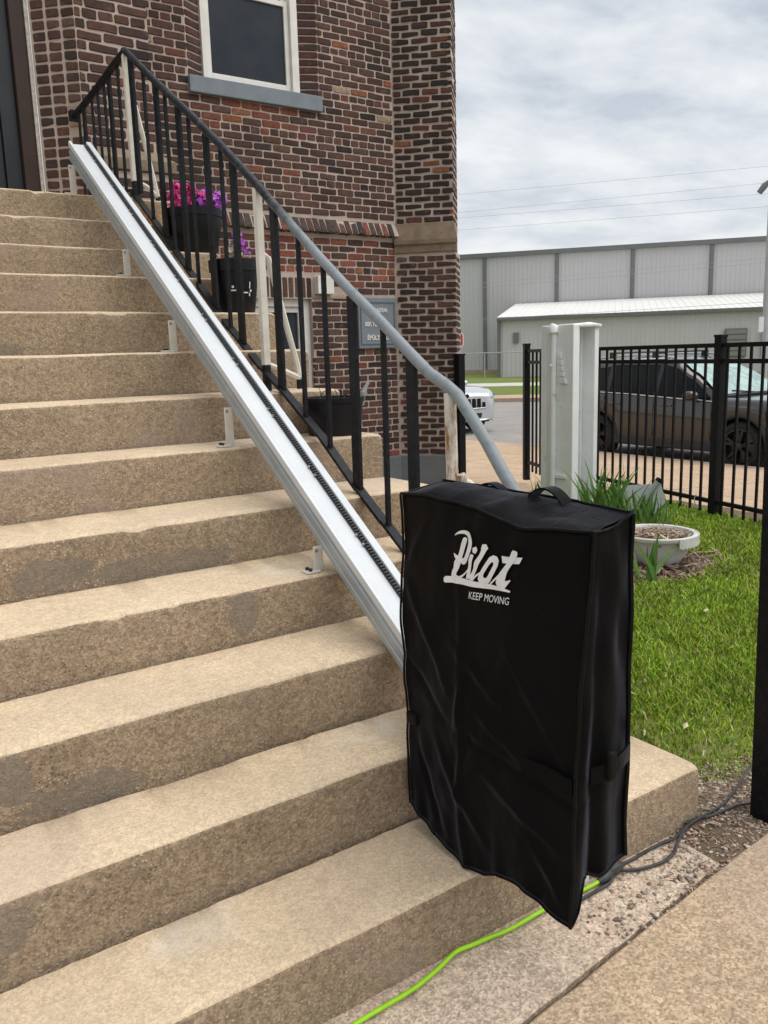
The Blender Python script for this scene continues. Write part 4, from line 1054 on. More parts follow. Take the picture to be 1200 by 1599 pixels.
q = MB(); q.bar((rx(3.43), 3.43, 2.25), (rx(3.43), 3.43, 2.955), .05, .018, up=X_); obj('flat_bar', q, MAT['iron'], rail, bevel=.002)
# white posts with braces
def white_post(y, zf, zb, braceX, top):
    x = rx(y)
    q = MB(); q.bar((x, y, zb+.01), (x, y, top), .030, .030, up=X_); p = obj('white_post', q, MAT['white_post'], rail, bevel=.002)
    q = MB(); q.bar((x, y, zf), (x, y, zb+.008), .028, .028, up=X_); obj('post_foot', q, MAT['iron'], p, bevel=.002)
    if braceX:
        bx, bz = braceX
        q = MB(); q.tube([(x+.012, y, zb+(top-zb)*.64), (x+.04, y+.01, zb+(top-zb)*.62), (bx-.01, y+.02, bz+.06), (bx, y+.02, bz)], [.012, .013, .013, .013], 6); obj('brace', q, MAT['white_post'], p, smooth=50)
        q = MB(); q.tube([(x+.01, y, zb+.012), (x+.07, y+.01, zb-.01), (bx, y+.02, bz)], .012, 6); obj('tie_bar', q, MAT['white_post'], p, smooth=50)
        q = MB(); q.bar((bx, y+.02, zf), (bx, y+.02, bz-.008), .02, .02, up=X_); obj('brace_foot', q, MAT['iron'], p)
white_post(1.923, 1.198, 1.300, (-.157, 1.25), hr_z(1.923)-.014)
white_post(3.52, 2.238, 2.32, (-.135, 2.262), 2.985)
q = MB(); y = .645; q.tube([(rx(y), y, .5252), (rx(y)+.004, y, .95), (rx(y)-.002, y, 1.22)], .0185, 8); lpost = obj('white_post', q, MAT['white_post'], rail, smooth=50)
q = MB(); q.tube([(rx(y)+.012, y-.005, .95), (rx(y)+.03, y-.005, .945), (rx(y)+.065, y-.005, .930), (rx(y)+.075, y-.005, .915)], [.012, .022, .022, .014], 8); q.tube([(rx(y)+.022, y-.022, .975), (rx(y)+.03, y-.022, .955)], .012, 8)
obj('elbow_bracket', q, MAT['white_post'], lpost, smooth=50)

# ------------------------------------------------------------------ stair lift track
trk = thing('stair_lift_track', 'white stair lift track with black toothed rack on cream brackets', 'lift track', (-.65, 1.9, 1.2))
TA = Vector((-.58, 3.6614, 2.4482)); TD = Vector((-.037, -.8545, -.5181)).normalized(); TU = Vector((.9991, -.0432, 0)).normalized(); TV = TD.cross(TU)
if TV.z < 0: TV = -TV
TL = 4.28
def extr(name, prof, t0, t1, mat, bevel=0, parent=trk, closed=True):
    q = MB(); n = len(prof)
    for t in (t0, t1): q.v += [tuple(TA + TD*t + TU*a + TV*b) for a, b in prof]
    q.f += [(i, (i+1) % n, n+(i+1) % n, n+i) for i in range(n)] + [tuple(range(n)), tuple(range(n, 2*n))[::-1]]; q.m += [0]*(n+2)
    return obj(name, q, mat, parent, bevel=bevel)
extr('side_rail', [(0, 0), (.010, 0), (.010, .012), (.006, .016), (.006, .030), (.001, .034), (.001, .046), (.007, .05), (.007, .066), (.012, .068), (.07, .068), (.07, .004), (.1, .004), (.1, 0), (.108, 0), (.108, .068), (.012+.06, .0685), (.0, .0685), (.0, .064), (.004, .062), (.004, .052), (-.002, .048), (-.002, .032), (.003, .028), (.003, .018), (0, .014)], .012, TL-.02, MAT['track_alu'])
extr('floor', [(.011, .0692), (.074, .0692), (.074, .080), (.011, .080)], .004, TL, MAT['track_white'])
extr('near_lip', [(-.004, .0695), (.0105, .0695), (.0105, .094), (-.004, .094)], 0, TL, MAT['track_white'], .002)
extr('groove_line', [(.017, .0795), (.020, .0795), (.020, .0806), (.017, .0806)], .006, TL, MAT['track_alu'])
extr('far_rail', [(.0885, .0695), (.114, .0695), (.114, .098), (.0885, .098)], 0, TL, MAT['track_white'], .002)
rk = extr('rack', [(.0745, .0695), (.088, .0695), (.088, .0885), (.0745, .0855)], .02, TL, MAT['rack'])
q = MB(); t = .05
while t < TL-.05:
    q.obox(TA + TD*t + TU*.0805 + TV*.0895, TU, TD, TV, .0062, .0032, .003); t += .0126
stuff(obj('rack_teeth', q, MAT['rack'], rk))
bt = MB(); c = Vector((0, 0, 0))
bt.tube([tuple(TV*-.004), tuple(TV*.004)], .0045, 8)
b0 = None
for t in [x for k in range(12) for x in (.21+.345*k, .255+.345*k) if x < TL-.1]:
    if b0 is None: b0 = obj('bolt', bt, MAT['bolt'], None, smooth=40); o = b0
    else: o = b0.copy(); COL.objects.link(o)
    o.parent = trk; o.location = TA + TD*t + TU*.0735 + TV*.0855 - wloc(trk)
def bracket(k, yy, x=None):
    t = (TA.y - yy)/(-TD.y); p = TA + TD*t; z0 = STEP_Z[k]
    bx = p.x - .012
    q = MB(); q.bar((bx, yy, z0+.002), (bx, yy, p.z+.003), .008, .032, up=X_); r = obj('bracket', q, MAT['bracket'], trk, bevel=.002)
    q = MB(); q.box(bx-.05, bx-.002, yy-.02, yy+.02, z0+.001, z0+.008); obj('bracket_foot', q, MAT['bracket'], r, bevel=.002)
    for dy in (-.010, .011):
        q = MB(); q.tube([(bx-.034, yy+dy, z0+.007), (bx-.034, yy+dy, z0+.016)], .0065, 8); obj('anchor_bolt', q, MAT['rack'], r)
    q = MB(); q.tube([(bx-.003, yy, p.z-.010), (bx-.012, yy, p.z-.010)], .007, 8); obj('bolt', q, MAT['bolt'], r)
for k, yy in ((13, 3.565), (10, 2.672), (8, 2.097), (6, 1.540), (4, .880)): bracket(k, yy)
q = MB(); q.box(-.500, -.476, -.014, -.003, .008, .034); obj('end_foot', q, MAT['track_white'], trk, bevel=.004)

# ------------------------------------------------------------------ fabric cover over the folded lift
cov = thing('lift_cover', 'black fabric cover with white printed logo over the folded lift', 'cover', (-.75, -.01, .22))
cx0, cx1 = -.842, -.722; cy0, cy1 = -.285, .250; ztop = 1.018
LY, LX = cy1-cy0, cx1-cx0
def hem(s):     # height of the hem along the side facing the stairs, s: 0 back .. 1 front
    pts = [(0, .234), (.18, .205), (.40, .177), (.52, .186), (.60, .212), (.72, .222), (.86, .214), (1, .208)]
    for (a, za), (b, zb) in zip(pts, pts[1:]):
        if s <= b: return za+(zb-za)*(s-a)/(b-a)
    return pts[-1][1]
def hem_front(s): return [(0, .208), (.15, .235), (.24, .30), (.55, .285), (.8, .30), (1, .308)]
def piece(pts, s):
    for (a, za), (b, zb) in zip(pts, pts[1:]):
        if s <= b: return za+(zb-za)*(s-a)/(b-a)
    return pts[-1][1]
CREASES = [(.22, .80, .08, .60, .010, .014), (.24, .62, .10, .52, -.008, .012), (.05, .70, -.10, .62, .009, .012), (-.02, .58, -.20, .50, .008, .012), (.12, .45, -.02, .28, .010, .014), (.20, .40, .12, .24, -.009, .012), (-.05, .44, -.24, .36, .009, .013), (-.12, .74, -.26, .56, .009, .014), (.0, .98, .06, .84, -.007, .012), (-.18, .34, -.27, .24, .008, .012), (.16, .96, .22, .86, .007, .012), (.02, .64, .05, .50, .008, .010), (-.15, .90, -.27, .80, .006, .012)]
def wrinkle(y, z, k=0.):
    w = .009*nz(y*5.5+k, z*3.2) + .0065*nz(y*13+z*7+k, z*6, 3.) + .0014*nz(y*30, z*19+k, 1.)
    w += .006*math.exp(-((y*.9+z*.42-.30+.12*math.sin(3*z))/.022)**2)*(.5+.5*nz(z*4+k, 2.))
    w += .005*math.exp(-((y-.035+.02*nz(z*5, 4.))/.012)**2)*min(1, max(0, (1.0-z)*2.2))
    for (sy, sz, ty, tz, am, wd) in CREASES:
        dy, dz = ty-sy, tz-sz; L2 = dy*dy+dz*dz; t_ = max(0, min(1, ((y-sy)*dy+(z-sz)*dz)/L2)); d_ = ((y-sy)*dz-(z-sz)*dy)/math.sqrt(L2); e_ = math.hypot(y-sy-t_*dy, z-sz-t_*dz)
        w += .68*am*math.exp(-(d_/wd)**2)*math.exp(-(max(0, e_-abs(d_))/.03)**2)*math.sin(math.pi*(.15+.7*t_))
    w -= .004*math.exp(-((z-.505-.12*(y-.02))/.010)**2)*(1 if y < .0 else .3)
    w += .004*math.exp(-((z-.74+.35*(y+.05))/.03)**2)*nz(y*6, 8.+k)
    return w
def face_x(y, z):      # the printed side
    t = (y-cy0)/LY; v = (z-.2)/(ztop-.2)
    return cx0 - .014*math.sin(math.pi*max(0, min(1, t)))*math.sin(math.pi*max(0, min(1, v*.9+.05))) - wrinkle(y, z) + .040*max(0, (.22-t)/.22)**1.5*max(0, v-.45)*1.2
def build_shell():
    q = MB(); nu, nv, nw = 130, 100, 36; rows = []
    def top_y(s): return ztop + .006*math.sin(7*s) - .012*max(0, s-.62)/.38 - .012*math.exp(-((s-.72)/.13)**2) + .004*nz(s*9, 2.2)
    cols = []
    for i in range(nu+1):                           # printed side, back to front
        s = i/nu; y = cy1-LY*s; zb, zt = hem(s), top_y(s); c_ = []
        for j in range(nv+1):
            v = j/nv; z = zb+(zt-zb)*v; yy = y - (.020*v if s > .98 else .018*v*s) + (.012*(1-v)**3)*(s-.5)*0
            x = face_x(yy, z) - .006*(1-v)**8*nz(y*22, 3.)
            c_.append((x, yy, z))
        cols.append(c_)
    FR = hem_front(0)
    zc = top_y(1)
    for i in range(1, nw+1):                        # front end, left to right
        s = i/nw; zb = piece(FR, s); zt = zc + .022*s - .010*math.sin(math.pi*s); c_ = []
        for j in range(nv+1):
            v = j/nv; z = zb+(zt-zb)*v
            x = face_x(cy0, z) + (cx1 - face_x(cy0, z))*s + (.010*v+.034*(1-v))*s; yy = cy0 - .018*v - .012*math.sin(math.pi*s)*math.sin(math.pi*v) + .010*math.exp(-((s-.30-.25*max(0, .45-v))/.10)**2)*(1.2-v) - .004*nz(s*4, z*7, 5.) - .004*nz(s*2+z*9, z*3, 2.)
            c_.append((x, yy, z))
        cols.append(c_)
    m_ = 60
    for i in range(1, m_+1):                        # hidden side, front to back
        s = i/m_; zb = .308-.05*s; zt = zc+.022+.004*s; c_ = []
        for j in range(nv+1):
            v = j/nv; z = zb+(zt-zb)*v; y = cy0-.018*v + (LY+.018*v)*s
            c_.append((cx1+.010*v*(1-s)+.034*(1-v)*(1-s*.4) + .012*math.sin(math.pi*s) + wrinkle(y, z, 4.), y, z))
        cols.append(c_)
    for i in range(1, nw):                          # back end
        s = i/nw; zb = .258+(hem(0)-.258)*s; zt = (zc+.026)+(top_y(0)-zc-.026)*s; c_ = []
        for j in range(nv+1):
            v = j/nv; z = zb+(zt-zb)*v; x = cx1+(face_x(cy1, z)-cx1)*s
            c_.append((x, cy1+.008*math.sin(math.pi*s)+.003*nz(s*5, z*6), z))
        cols.append(c_)
    N = len(cols)
    for c_ in cols: q.v += c_
    for i in range(N):
        for j in range(nv):
            a, b = i*(nv+1)+j, ((i+1) % N)*(nv+1)+j
            q.f.append((a, b, b+1, a+1)); q.m.append(0)
    o = obj('shell', q, MAT['fabric'], cov, smooth=55, fixn=False)
    md = o.modifiers.new('thickness', 'SOLIDIFY'); md.thickness = .004; md.offset = -1
    rim = [c_[-1] for c_ in cols]; hemline = [c_[0] for c_ in cols]
    return cols, rim, hemline, nu, nw, m_
cols, rim, hemline, nu, nw, m_ = build_shell()
# top panel: a bulged sheet between the rims
q = MB(); A = rim[:nu+1]; Bk = [rim[nu+nw+i] for i in range(m_+1)][::-1]; K = 16
for i in range(nu+1):
    a = Vector(A[i]); f = i/nu*m_; j = min(m_-1, int(f)); b = Vector(Bk[j]).lerp(Vector(Bk[j+1]), f-j)
    s = i/nu
    for k in range(K+1):
        t = k/K; p = a.lerp(b, t); e = math.sin(math.pi*t)**.7
        e2 = min(1, 6*s, 6*(1-s)); p.z += (.010 + .006*math.sin(5.2*s+.6))*e*e2 + .004*nz(p.x*14, p.y*9, 2.)*e + .003*nz(p.x*30, p.y*22, 6.)*e + .006*e*math.exp(-((s-.55)/.05)**2)
        q.v.append(tuple(p))
for i in range(nu):
    for k in range(K): q.f.append((i*(K+1)+k, i*(K+1)+k+1, (i+1)*(K+1)+k+1, (i+1)*(K+1)+k)); q.m.append(0)
obj('top_panel', q, MAT['fabric'], cov, smooth=60)
def seam(pts, r=.0032, name='seam'):
    q = MB(); q.tube(pts, r, 6); return obj(name, q, MAT['seam'], cov, smooth=60)
seam([Vector(p)+Vector((-.003, 0, .002)) for p in A]); seam([Vector(p)+Vector((0, -.003, .002)) for p in rim[nu:nu+nw+1]]); seam([Vector(p)+Vector((.002, 0, .002)) for p in Bk])
seam([Vector(p)+Vector((-.003, -.003, 0)) for p in cols[nu]], .004); seam([Vector(p)+Vector((.003, -.003, 0)) for p in cols[nu+nw]], .005); seam([Vector(p)+Vector((-.003, .002, 0)) for p in cols[0]], .003)
seam([Vector(p)+Vector((-.002, -.002, 0)) for p in hemline[:nu+nw+1]], .0026)
# piped flap at the front right top corner, carrying handle, waist strap with buckle
q = MB(); h0 = Vector((-.70, .035, ztop+.012)); pts = []
for i in range(15):
    t = i/14; pts.append(Vector((-.726+.006*t, -.050-.105*t, ztop+.004+.034*math.sin(math.pi*t)**.8)))
b = 0
for i, p in enumerate(pts):
    for dx in (-.016, .016): q.v.append((p.x+dx, p.y, p.z)); q.v.append((p.x+dx, p.y, p.z+.004))
for i in range(len(pts)-1):
    a, c = 4*i, 4*i+4; q.f += [(a, c, c+2, a+2), (a+1, a+3, c+3, c+1), (a, a+1, c+1, c), (a+2, c+2, c+3, a+3)]; q.m += [0]*4
obj('carrying_handle', q, MAT['fabric'], cov, smooth=50)
q = MB(); pts = []
for i in range(11):
    t = i/10; pts.append(Vector((-.718, .125-.10*t, ztop+.008+.020*math.sin(math.pi*t))))
for i, p in enumerate(pts):
    for dx in (-.012, .012): q.v.append((p.x+dx, p.y, p.z)); q.v.append((p.x+dx, p.y, p.z+.004))
for i in range(len(pts)-1):
    a, c = 4*i, 4*i+4; q.f += [(a, c, c+2, a+2), (a+1, a+3, c+3, c+1), (a, a+1, c+1, c), (a+2, c+2, c+3, a+3)]; q.m += [0]*4
obj('carrying_handle', q, MAT['fabric'], cov, smooth=50)
def ribbon(name, pts, h, mat, nrm):
    q = MB()
    for p in pts:
        for dz, dn in ((-h/2, .001), (-h/2, .006), (h/2, .006), (h/2, .001)): q.v.append(tuple(Vector(p) + Z_*dz + nrm*dn))
    for i in range(len(pts)-1):
        a, c = 4*i, 4*i+4
        for k in range(4): q.f.append((a+k, c+k, c+(k+1) % 4, a+(k+1) % 4)); q.m.append(0)
    q.f += [(0, 1, 2, 3), tuple(4*(len(pts)-1)+k for k in (3, 2, 1, 0))]; q.m += [0, 0]
    return obj(name, q, mat, cov, smooth=40)
ribbon('waist_strap', [(face_x(y, .52)-.0035, y, .512+(.10)*(y+.25)*.3) for y in np.linspace(-.17, -.292, 12)], .036, MAT['fabric'], Vector((-1, 0, 0)))
ribbon('waist_strap', [(-.818+.113*t, cy0-.020-.012*math.sin(math.pi*t), .532+.022*t) for t in np.linspace(0, 1, 10)], .034, MAT['fabric'], Vector((0, -1, 0)))
q = MB(); q.obox((-.775, cy0-.036, .548), X_, Y_, Z_, .011, .008, .030); obj('buckle', q, MAT['seam'], cov, bevel=.005)
q = MB(); q.obox((face_x(.22, .47)-.004, .225, .47), X_, Y_, Z_, .006, .02, .014); obj('buckle', q, MAT['seam'], cov, bevel=.004)
ribbon('belt_loop', [(-.712, cy0-.019, .62), (-.703, cy0-.012, .60)], .03, MAT['seam'], Vector((0, -1, 0)))
q = MB(); q.box(-.80, -.70, -.2, .17, .36, .95); q.box(-.80, -.712, -.04, .12, .955, .99); obj('folded_lift', q, MAT['track_alu'], cov)
# printed logo
def lg(x, y):
    u, v = x/1200, y/1120
    Y = (1-u)*((1-v)*.082+v*.087) + u*((1-v)*-.205+v*-.207); Zz = (1-u)*((1-v)*.972+v*.768) + u*((1-v)*1.015+v*.839)
    return Y, Zz
layer = [0]
def logo_poly(poly, holes=()):
    layer[0] += 1
    loops = poly if isinstance(poly[0], list) else [poly]      # an outline, and maybe the hole in it
    lp = [[lg(*p) for p in l] for l in loops]; vec = [[Vector((a, b, 0)) for a, b in l] for l in lp]; pts = [p for l in lp for p in l]
    tris = tessellate_polygon(vec); off = .0036 + .00010*layer[0]
    LG.add([(face_x(a, b)-off, a, b) for a, b in pts], [tuple(t) for t in tris])
def logo_stroke(pts):
    layer[0] += 1; off = .0036 + .00010*layer[0]; P = []
    for i in range(len(pts)-1):
        (x0, y0, w0), (x1, y1, w1) = pts[i], pts[i+1]
        p_, n_ = pts[max(i-1, 0)], pts[min(i+2, len(pts)-1)]
        for k in range(5):
            t = k/5
            h = lambda a, b, c, d: .5*((2*b)+(-a+c)*t+(2*a-5*b+4*c-d)*t*t+(-a+3*b-3*c+d)*t**3)
            P.append((h(p_[0], x0, x1, n_[0]), h(p_[1], y0, y1, n_[1]), lerp(w0, w1, t)))
    P.append(pts[-1]); L, Rr = [], []
    for i, (x, y, w) in enumerate(P):
        a, b = P[max(i-1, 0)], P[min(i+1, len(P)-1)]; dx, dy = b[0]-a[0], b[1]-a[1]; l = math.hypot(dx, dy) or 1
        L.append((x-dy/l*w, y+dx/l*w)); Rr.append((x+dy/l*w, y-dx/l*w))
    vs = []
    for a, b in zip(L, Rr):
        for c in (a, b): Yv, Zv = lg(*c); vs.append((face_x(Yv, Zv)-off, Yv, Zv))
    LG.add(vs, [(2*i, 2*i+1, 2*i+3, 2*i+2) for i in range(len(L)-1)])
def newlogo(name):
    o = obj(name, LG, MAT['print'], cov, fixn=False); return o
for name, strokes, polys in (
    ('letter_p', [[(128, 136, 3), (170, 112, 13), (225, 98, 20), (285, 108, 25), (332, 150, 29), (355, 215, 30), (352, 290, 30), (332, 360, 30), (308, 420, 31), (283, 458, 36), (255, 452, 36), (228, 436, 28)], [(276, 168, 14), (268, 188, 30), (245, 260, 30), (226, 340, 27), (208, 400, 27), (182, 470, 42), (166, 540, 36), (142, 590, 33), (138, 650, 35)], [(136, 354, 3), (165, 396, 20), (195, 425, 24)], [(150, 630, 20), (215, 655, 18), (260, 640, 15), (305, 605, 9), (350, 555, 8)]], []),
    ('letter_i', [[(400, 368, 12), (395, 385, 24), (378, 440, 23), (372, 520, 20), (360, 590, 23), (350, 670, 27)]], [[(402, 288), (448, 272), (464, 318), (442, 362), (402, 342)]]),
    ('letter_l', [[(536, 262, 12), (548, 290, 33), (512, 385, 26), (462, 470, 31), (442, 550, 22), (415, 620, 22), (400, 690, 24)], [(372, 655, 8), (402, 605, 8), (438, 555, 7)]], [[(520, 246), (566, 246), (590, 302), (548, 345), (505, 300)]]),
    ('letter_o', [[(420, 680, 9), (455, 635, 11), (510, 595, 11)]], [([(655, 382), (705, 400), (730, 445), (722, 510), (690, 580), (655, 650), (630, 705), (600, 742), (540, 752), (500, 722), (482, 670), (495, 610), (530, 540), (570, 470), (610, 405)], [(645, 463), (663, 475), (662, 505), (630, 575), (604, 632), (584, 660), (562, 662), (545, 642), (550, 610), (582, 552), (612, 498)])]),
    ('letter_t', [[(940, 325, 22), (930, 350, 40), (910, 410, 42), (868, 490, 32), (812, 570, 36), (775, 650, 50), (760, 720, 52), (790, 790, 28)], [(630, 742, 9), (690, 680, 11), (770, 600, 11)], [(795, 722, 28), (845, 712, 17), (886, 688, 5)], [(795, 785, 22), (845, 735, 10), (886, 690, 4)]], [[(764, 388), (870, 400), (1021, 410), (986, 486), (890, 484), (782, 474)]]),
    ('underline', [[(34, 674, 40), (140, 680, 40), (300, 703, 38), (420, 732, 36), (560, 757, 33), (700, 780, 26), (800, 805, 19), (884, 832, 11)], [(18, 676, 18), (34, 674, 40)]], [])):
    LG = MB()
    for s_ in strokes: logo_stroke(s_)
    for p_ in polys: logo_poly(p_)
    newlogo(name)
LG = MB(); v, f = text_mesh('KEEP MOVING', 1, 1, 0, 0, 0)
vs = []
for a, b, c in v:
    t = a+.5; y0 = 872+82*t; x = 378+495*t + 10*(1-b)*-1; y = y0+46 - 92*b; Yv, Zv = lg(x, y); vs.append((face_x(Yv, Zv)-.0042, Yv, Zv))
LG.add(vs, f); stuff(newlogo('slogan'))
# ------------------------------------------------------------------ planters on the stairs
def pot(label, c, prof, n=30):
    r = thing('flower_pot', label, 'flower pot', c, 'black pots on the stairs')
    q = MB(); q.lathe(prof, c, n); obj('bowl', q, MAT['pot'], r, smooth=45)
    zz = prof[-1][1]; rr = prof[-1][0]
    q = MB(); q.lathe([(rr+.002, zz-.02), (rr*.6, zz-.012), (rr*.3, zz-.016), (.001, zz-.012)], c, 20); obj('soil', q, MAT['potting'], r, smooth=60)
    return r
def bloom(mb, c, r, rnd):
    c = Vector(c)
    for k in range(26):
        d = Vector((rnd.gauss(0, 1), rnd.gauss(0, 1), rnd.gauss(0, 1))).normalized(); p = c + d*r*rnd.uniform(.55, 1.0)
        x = d.orthogonal().normalized(); y = d.cross(x); a = rnd.uniform(0, 6.28); x, y = x*math.cos(a)+y*math.sin(a), y*math.cos(a)-x*math.sin(a); s = r*rnd.uniform(.38, .6)
        up = d*s*.45
        mb.add([p - x*s + up, p - y*s*.8, p + x*s + up, p + y*s*.8, p], [(0, 1, 4), (1, 2, 4), (2, 3, 4), (3, 0, 4)])
pa = (-.125, 3.07, 1.891)
P1 = pot('large black pot of pink and purple flowers, highest on the stairs', pa, [(.001, 0), (.112, 0), (.118, .01), (.128, .08), (.134, .085), (.146, .185), (.153, .187), (.156, .225), (.148, .226), (.140, .20)])
rnd = random.Random(4)
for (dx, dy, dz, r_, mt) in ((-.115, -.08, .30, .045, 'petal_pink'), (-.13, -.09, .255, .042, 'petal_pink'), (-.075, -.11, .30, .036, 'petal_pink'), (-.065, -.1, .25, .03, 'petal_pink'), (-.02, -.12, .275, .036, 'petal_pink'), (.0, -.13, .25, .034, 'petal_purple'), (.035, -.12, .285, .042, 'petal_purple'), (.04, -.13, .25, .035, 'petal_purple'), (.09, -.1, .28, .036, 'petal_purple'), (.095, -.09, .24, .026, 'petal_purple'), (.15, -.02, .285, .034, 'petal_purple'), (.12, -.06, .255, .02, 'petal_white'), (.10, -.05, .29, .018, 'petal_white'), (-.06, .05, .27, .04, 'petal_pink')):
    q = MB(); bloom(q, (pa[0]+dx, pa[1]+dy, pa[2]+dz), r_, rnd); obj('bloom', q, MAT[mt], P1, fixn=False)
q = MB()
for k in range(130):
    a = rnd.uniform(0, 6.28); r_ = rnd.uniform(.02, .13); p = Vector((pa[0]+r_*math.cos(a), pa[1]+r_*math.sin(a), pa[2]+rnd.uniform(.2, .27))); d = Vector((math.cos(a), math.sin(a), rnd.uniform(-.1, .9)))*.035; s = d.cross(Z_).normalized()*.014
    q.add([p, p+d*.5+s, p+d, p+d*.5-s], [(0, 1, 2, 3)])
obj('leaves', q, MAT['foliage'], P1, fixn=False)
pb = (-.182, 2.485, 1.553)
P2 = pot('tall black pot with one purple flower and dry stems, in the middle', pb, [(.001, 0), (.082, 0), (.088, .008), (.112, .19), (.119, .192), (.121, .245), (.114, .246), (.108, .22)])
q = MB(); bloom(q, (pb[0]-.0, pb[1]-.08, pb[2]+.315), .034, rnd); bloom(q, (pb[0]-.015, pb[1]-.08, pb[2]+.345), .024, rnd); bloom(q, (pb[0]+.03, pb[1]-.08, pb[2]+.285), .02, rnd); obj('bloom', q, MAT['petal_purple'], P2, fixn=False)
q = MB(); bloom(q, (pb[0]-.035, pb[1]-.07, pb[2]+.285), .032, rnd); bloom(q, (pb[0]-.02, pb[1]-.08, pb[2]+.26), .03, rnd); obj('bloom', q, MAT['petal_white'], P2, fixn=False)
def stems(parent, c, r, n, h, lean, rad=.0016, name='stem', mat='stalk', rr=None):
    rr = rr or random.Random(8)
    for k in range(n):
        a = rr.uniform(0, 6.28); b = Vector((c[0]+rr.uniform(0, r)*math.cos(a), c[1]+rr.uniform(0, r)*math.sin(a), c[2])); hh = h*rr.uniform(.4, 1.1); l = Vector((rr.gauss(0, lean), rr.gauss(0, lean), 1))*hh
        q = MB(); mid = b+l*.5+Vector((rr.gauss(0, .1), rr.gauss(0, .1), 0))*hh; q.tube([b, mid, b+l], [rad, rad*.9, rad*.5], 4); obj(name, q, MAT[mat], parent)
stems(P2, (pb[0]+.04, pb[1], pb[2]+.225), .06, 16, .10, .5)
stems(P2, (pb[0]-.10, pb[1]-.03, pb[2]+.225), .02, 7, .07, .9, rr=random.Random(3))
q = MB()    # scuffed white marks printed on the pot
def potmark(a0, a1, z0, z1):
    b = len(q.v)
    for a in (a0, (a0+a1)/2, a1):
        for z in (z0, z1): rr_ = .089+.024*(z/.185)+.0012; q.v.append((pb[0]+rr_*math.cos(a), pb[1]+rr_*math.sin(a), pb[2]+z))
    q.f += [(b, b+2, b+3, b+1), (b+2, b+4, b+5, b+3)]; q.m += [0, 0]
am = math.atan2(CAMP.y-pb[1], CAMP.x-pb[0])
for da, z0, z1, w_ in ((-.22, .098, .104, .28), (-.16, .112, .122, .10), (.30, .088, .094, .30), (.22, .06, .09, .05), (.66, .11, .14, .05), (.70, .095, .105, .10), (.66, .075, .09, .06)): potmark(am+da, am+da+w_, z0, z1)
stuff(obj('scuffed_print', q, MAT['letter'], P2, fixn=False))
pc = (-.176, 1.635, 1.0225)
P3 = pot('low black pot with bare twigs, lowest on the stairs', pc, [(.001, 0), (.104, 0), (.110, .012), (.120, .13), (.126, .133), (.128, .152), (.121, .153), (.117, .13)])
stems(P3, (pc[0]-.02, pc[1], pc[2]+.13), .07, 9, .085, .45, .0022, 'twig', 'rack', random.Random(12))
q = MB(); q.tube([(pc[0]+.115, pc[1]-.03, pc[2]+.115), (pc[0]+.12, pc[1]-.04, pc[2]+.17)], .012, 8); q.tube([(pc[0]+.12, pc[1]-.04, pc[2]+.16), (pc[0]+.15, pc[1]-.04, pc[2]+.205)], .004, 6); q.tube([(pc[0]+.11, pc[1]-.04, pc[2]+.16), (pc[0]+.145, pc[1]-.045, pc[2]+.215)], .004, 6); obj('pot_clip', q, MAT['galv'], P3, smooth=50)

# ------------------------------------------------------------------ white steel pylon
pyl = thing('steel_pylon', 'chipped white painted steel column with an open recess beside the fence', 'column', (3.3, 3.6, 0))
px0, px1, py0, py1, ph = 3.185, 3.50, 3.44, 3.79, 1.535
q = MB(); q.box(px0, px0+.075, py0, py1, -.05, ph); fl = obj('flange', q, MAT['pylon'], pyl, bevel=.006)
q = MB(); q.box(px1-.05, px1, py0+.01, py1, -.05, ph-.02); obj('flange', q, MAT['pylon'], pyl, bevel=.006)
q = MB(); q.box(px0+.0755, px1-.0505, py0+.17, py0+.19, -.05, ph-.01); obj('web', q, MAT['pylon'], pyl)
q = MB(); q.box(px0+.0755, px0+.10, py0+.13, py0+.1695, -.05, ph-.012); q.box(px1-.08, px1-.0505, py0+.13, py0+.1695, -.05, ph-.012); obj('web_angle', q, MAT['pylon'], pyl, bevel=.003)
q = MB(); n = 12
for i in range(n+1):
    x = px0+.07+(px1-px0-.065)*i/n
    for y, dz in ((py0-.012, -.022), (py0-.008, .0), (py0+.1, .012), (py1, .006)): q.v.append((x, y+.006*nz(x*20, dz*50), ph+dz+.010*nz(x*14, y*12, 3.)))
for i in range(n):
    for k in range(3): q.f.append((4*i+k, 4*i+4+k, 4*i+5+k, 4*i+1+k)); q.m.append(0)
o = obj('crumpled_cap', q, MAT['pylon'], pyl, smooth=40); md = o.modifiers.new('t', 'SOLIDIFY'); md.thickness = .012
q = MB(); q.tube([(px0-.018, py1-.15, .02), (px0-.018, py1-.15, ph-.05)], .028, 10, sq=.8); q.tube([(px0-.018, py1-.15, ph-.06), (px0-.018, py1-.15, ph-.01), (px0-.012, py1-.15, ph)], [.042, .042, .03], 10); obj('conduit', q, MAT['pylon'], pyl, smooth=50)
q = MB(); q.box(px0-.012, px0-.0005, py1-.075, py1-.005, -.02, ph-.004); obj('edge_strip', q, MAT['pylon'], pyl, bevel=.003)
for i, (z, w_, h_) in enumerate(((1.29, .030, .045), (1.235, .035, .04), (1.185, .045, .035), (1.14, .055, .03), (1.10, .07, .025), (1.075, .08, .018))):
    q = MB(); q.obox((px0-.009, py1-.215-i*.007, z), X_, Vector((0, 1, .12)).normalized(), Z_, .007+.002*(i % 2), w_/2, h_/2); obj('peeling_tag', q, MAT['pylon'], pyl, bevel=.003)
q = MB(); q.box(px0-.018, px0-.0005, py1-.29, py1-.18, .28, .31); obj('bracket', q, MAT['pylon'], pyl, bevel=.003)
q = MB(); q.tube([(px0-.018-.028, py1-.15, 1.21), (px0-.06, py1-.15, 1.21)], .012, 8); obj('stud', q, MAT['pylon'], pyl)
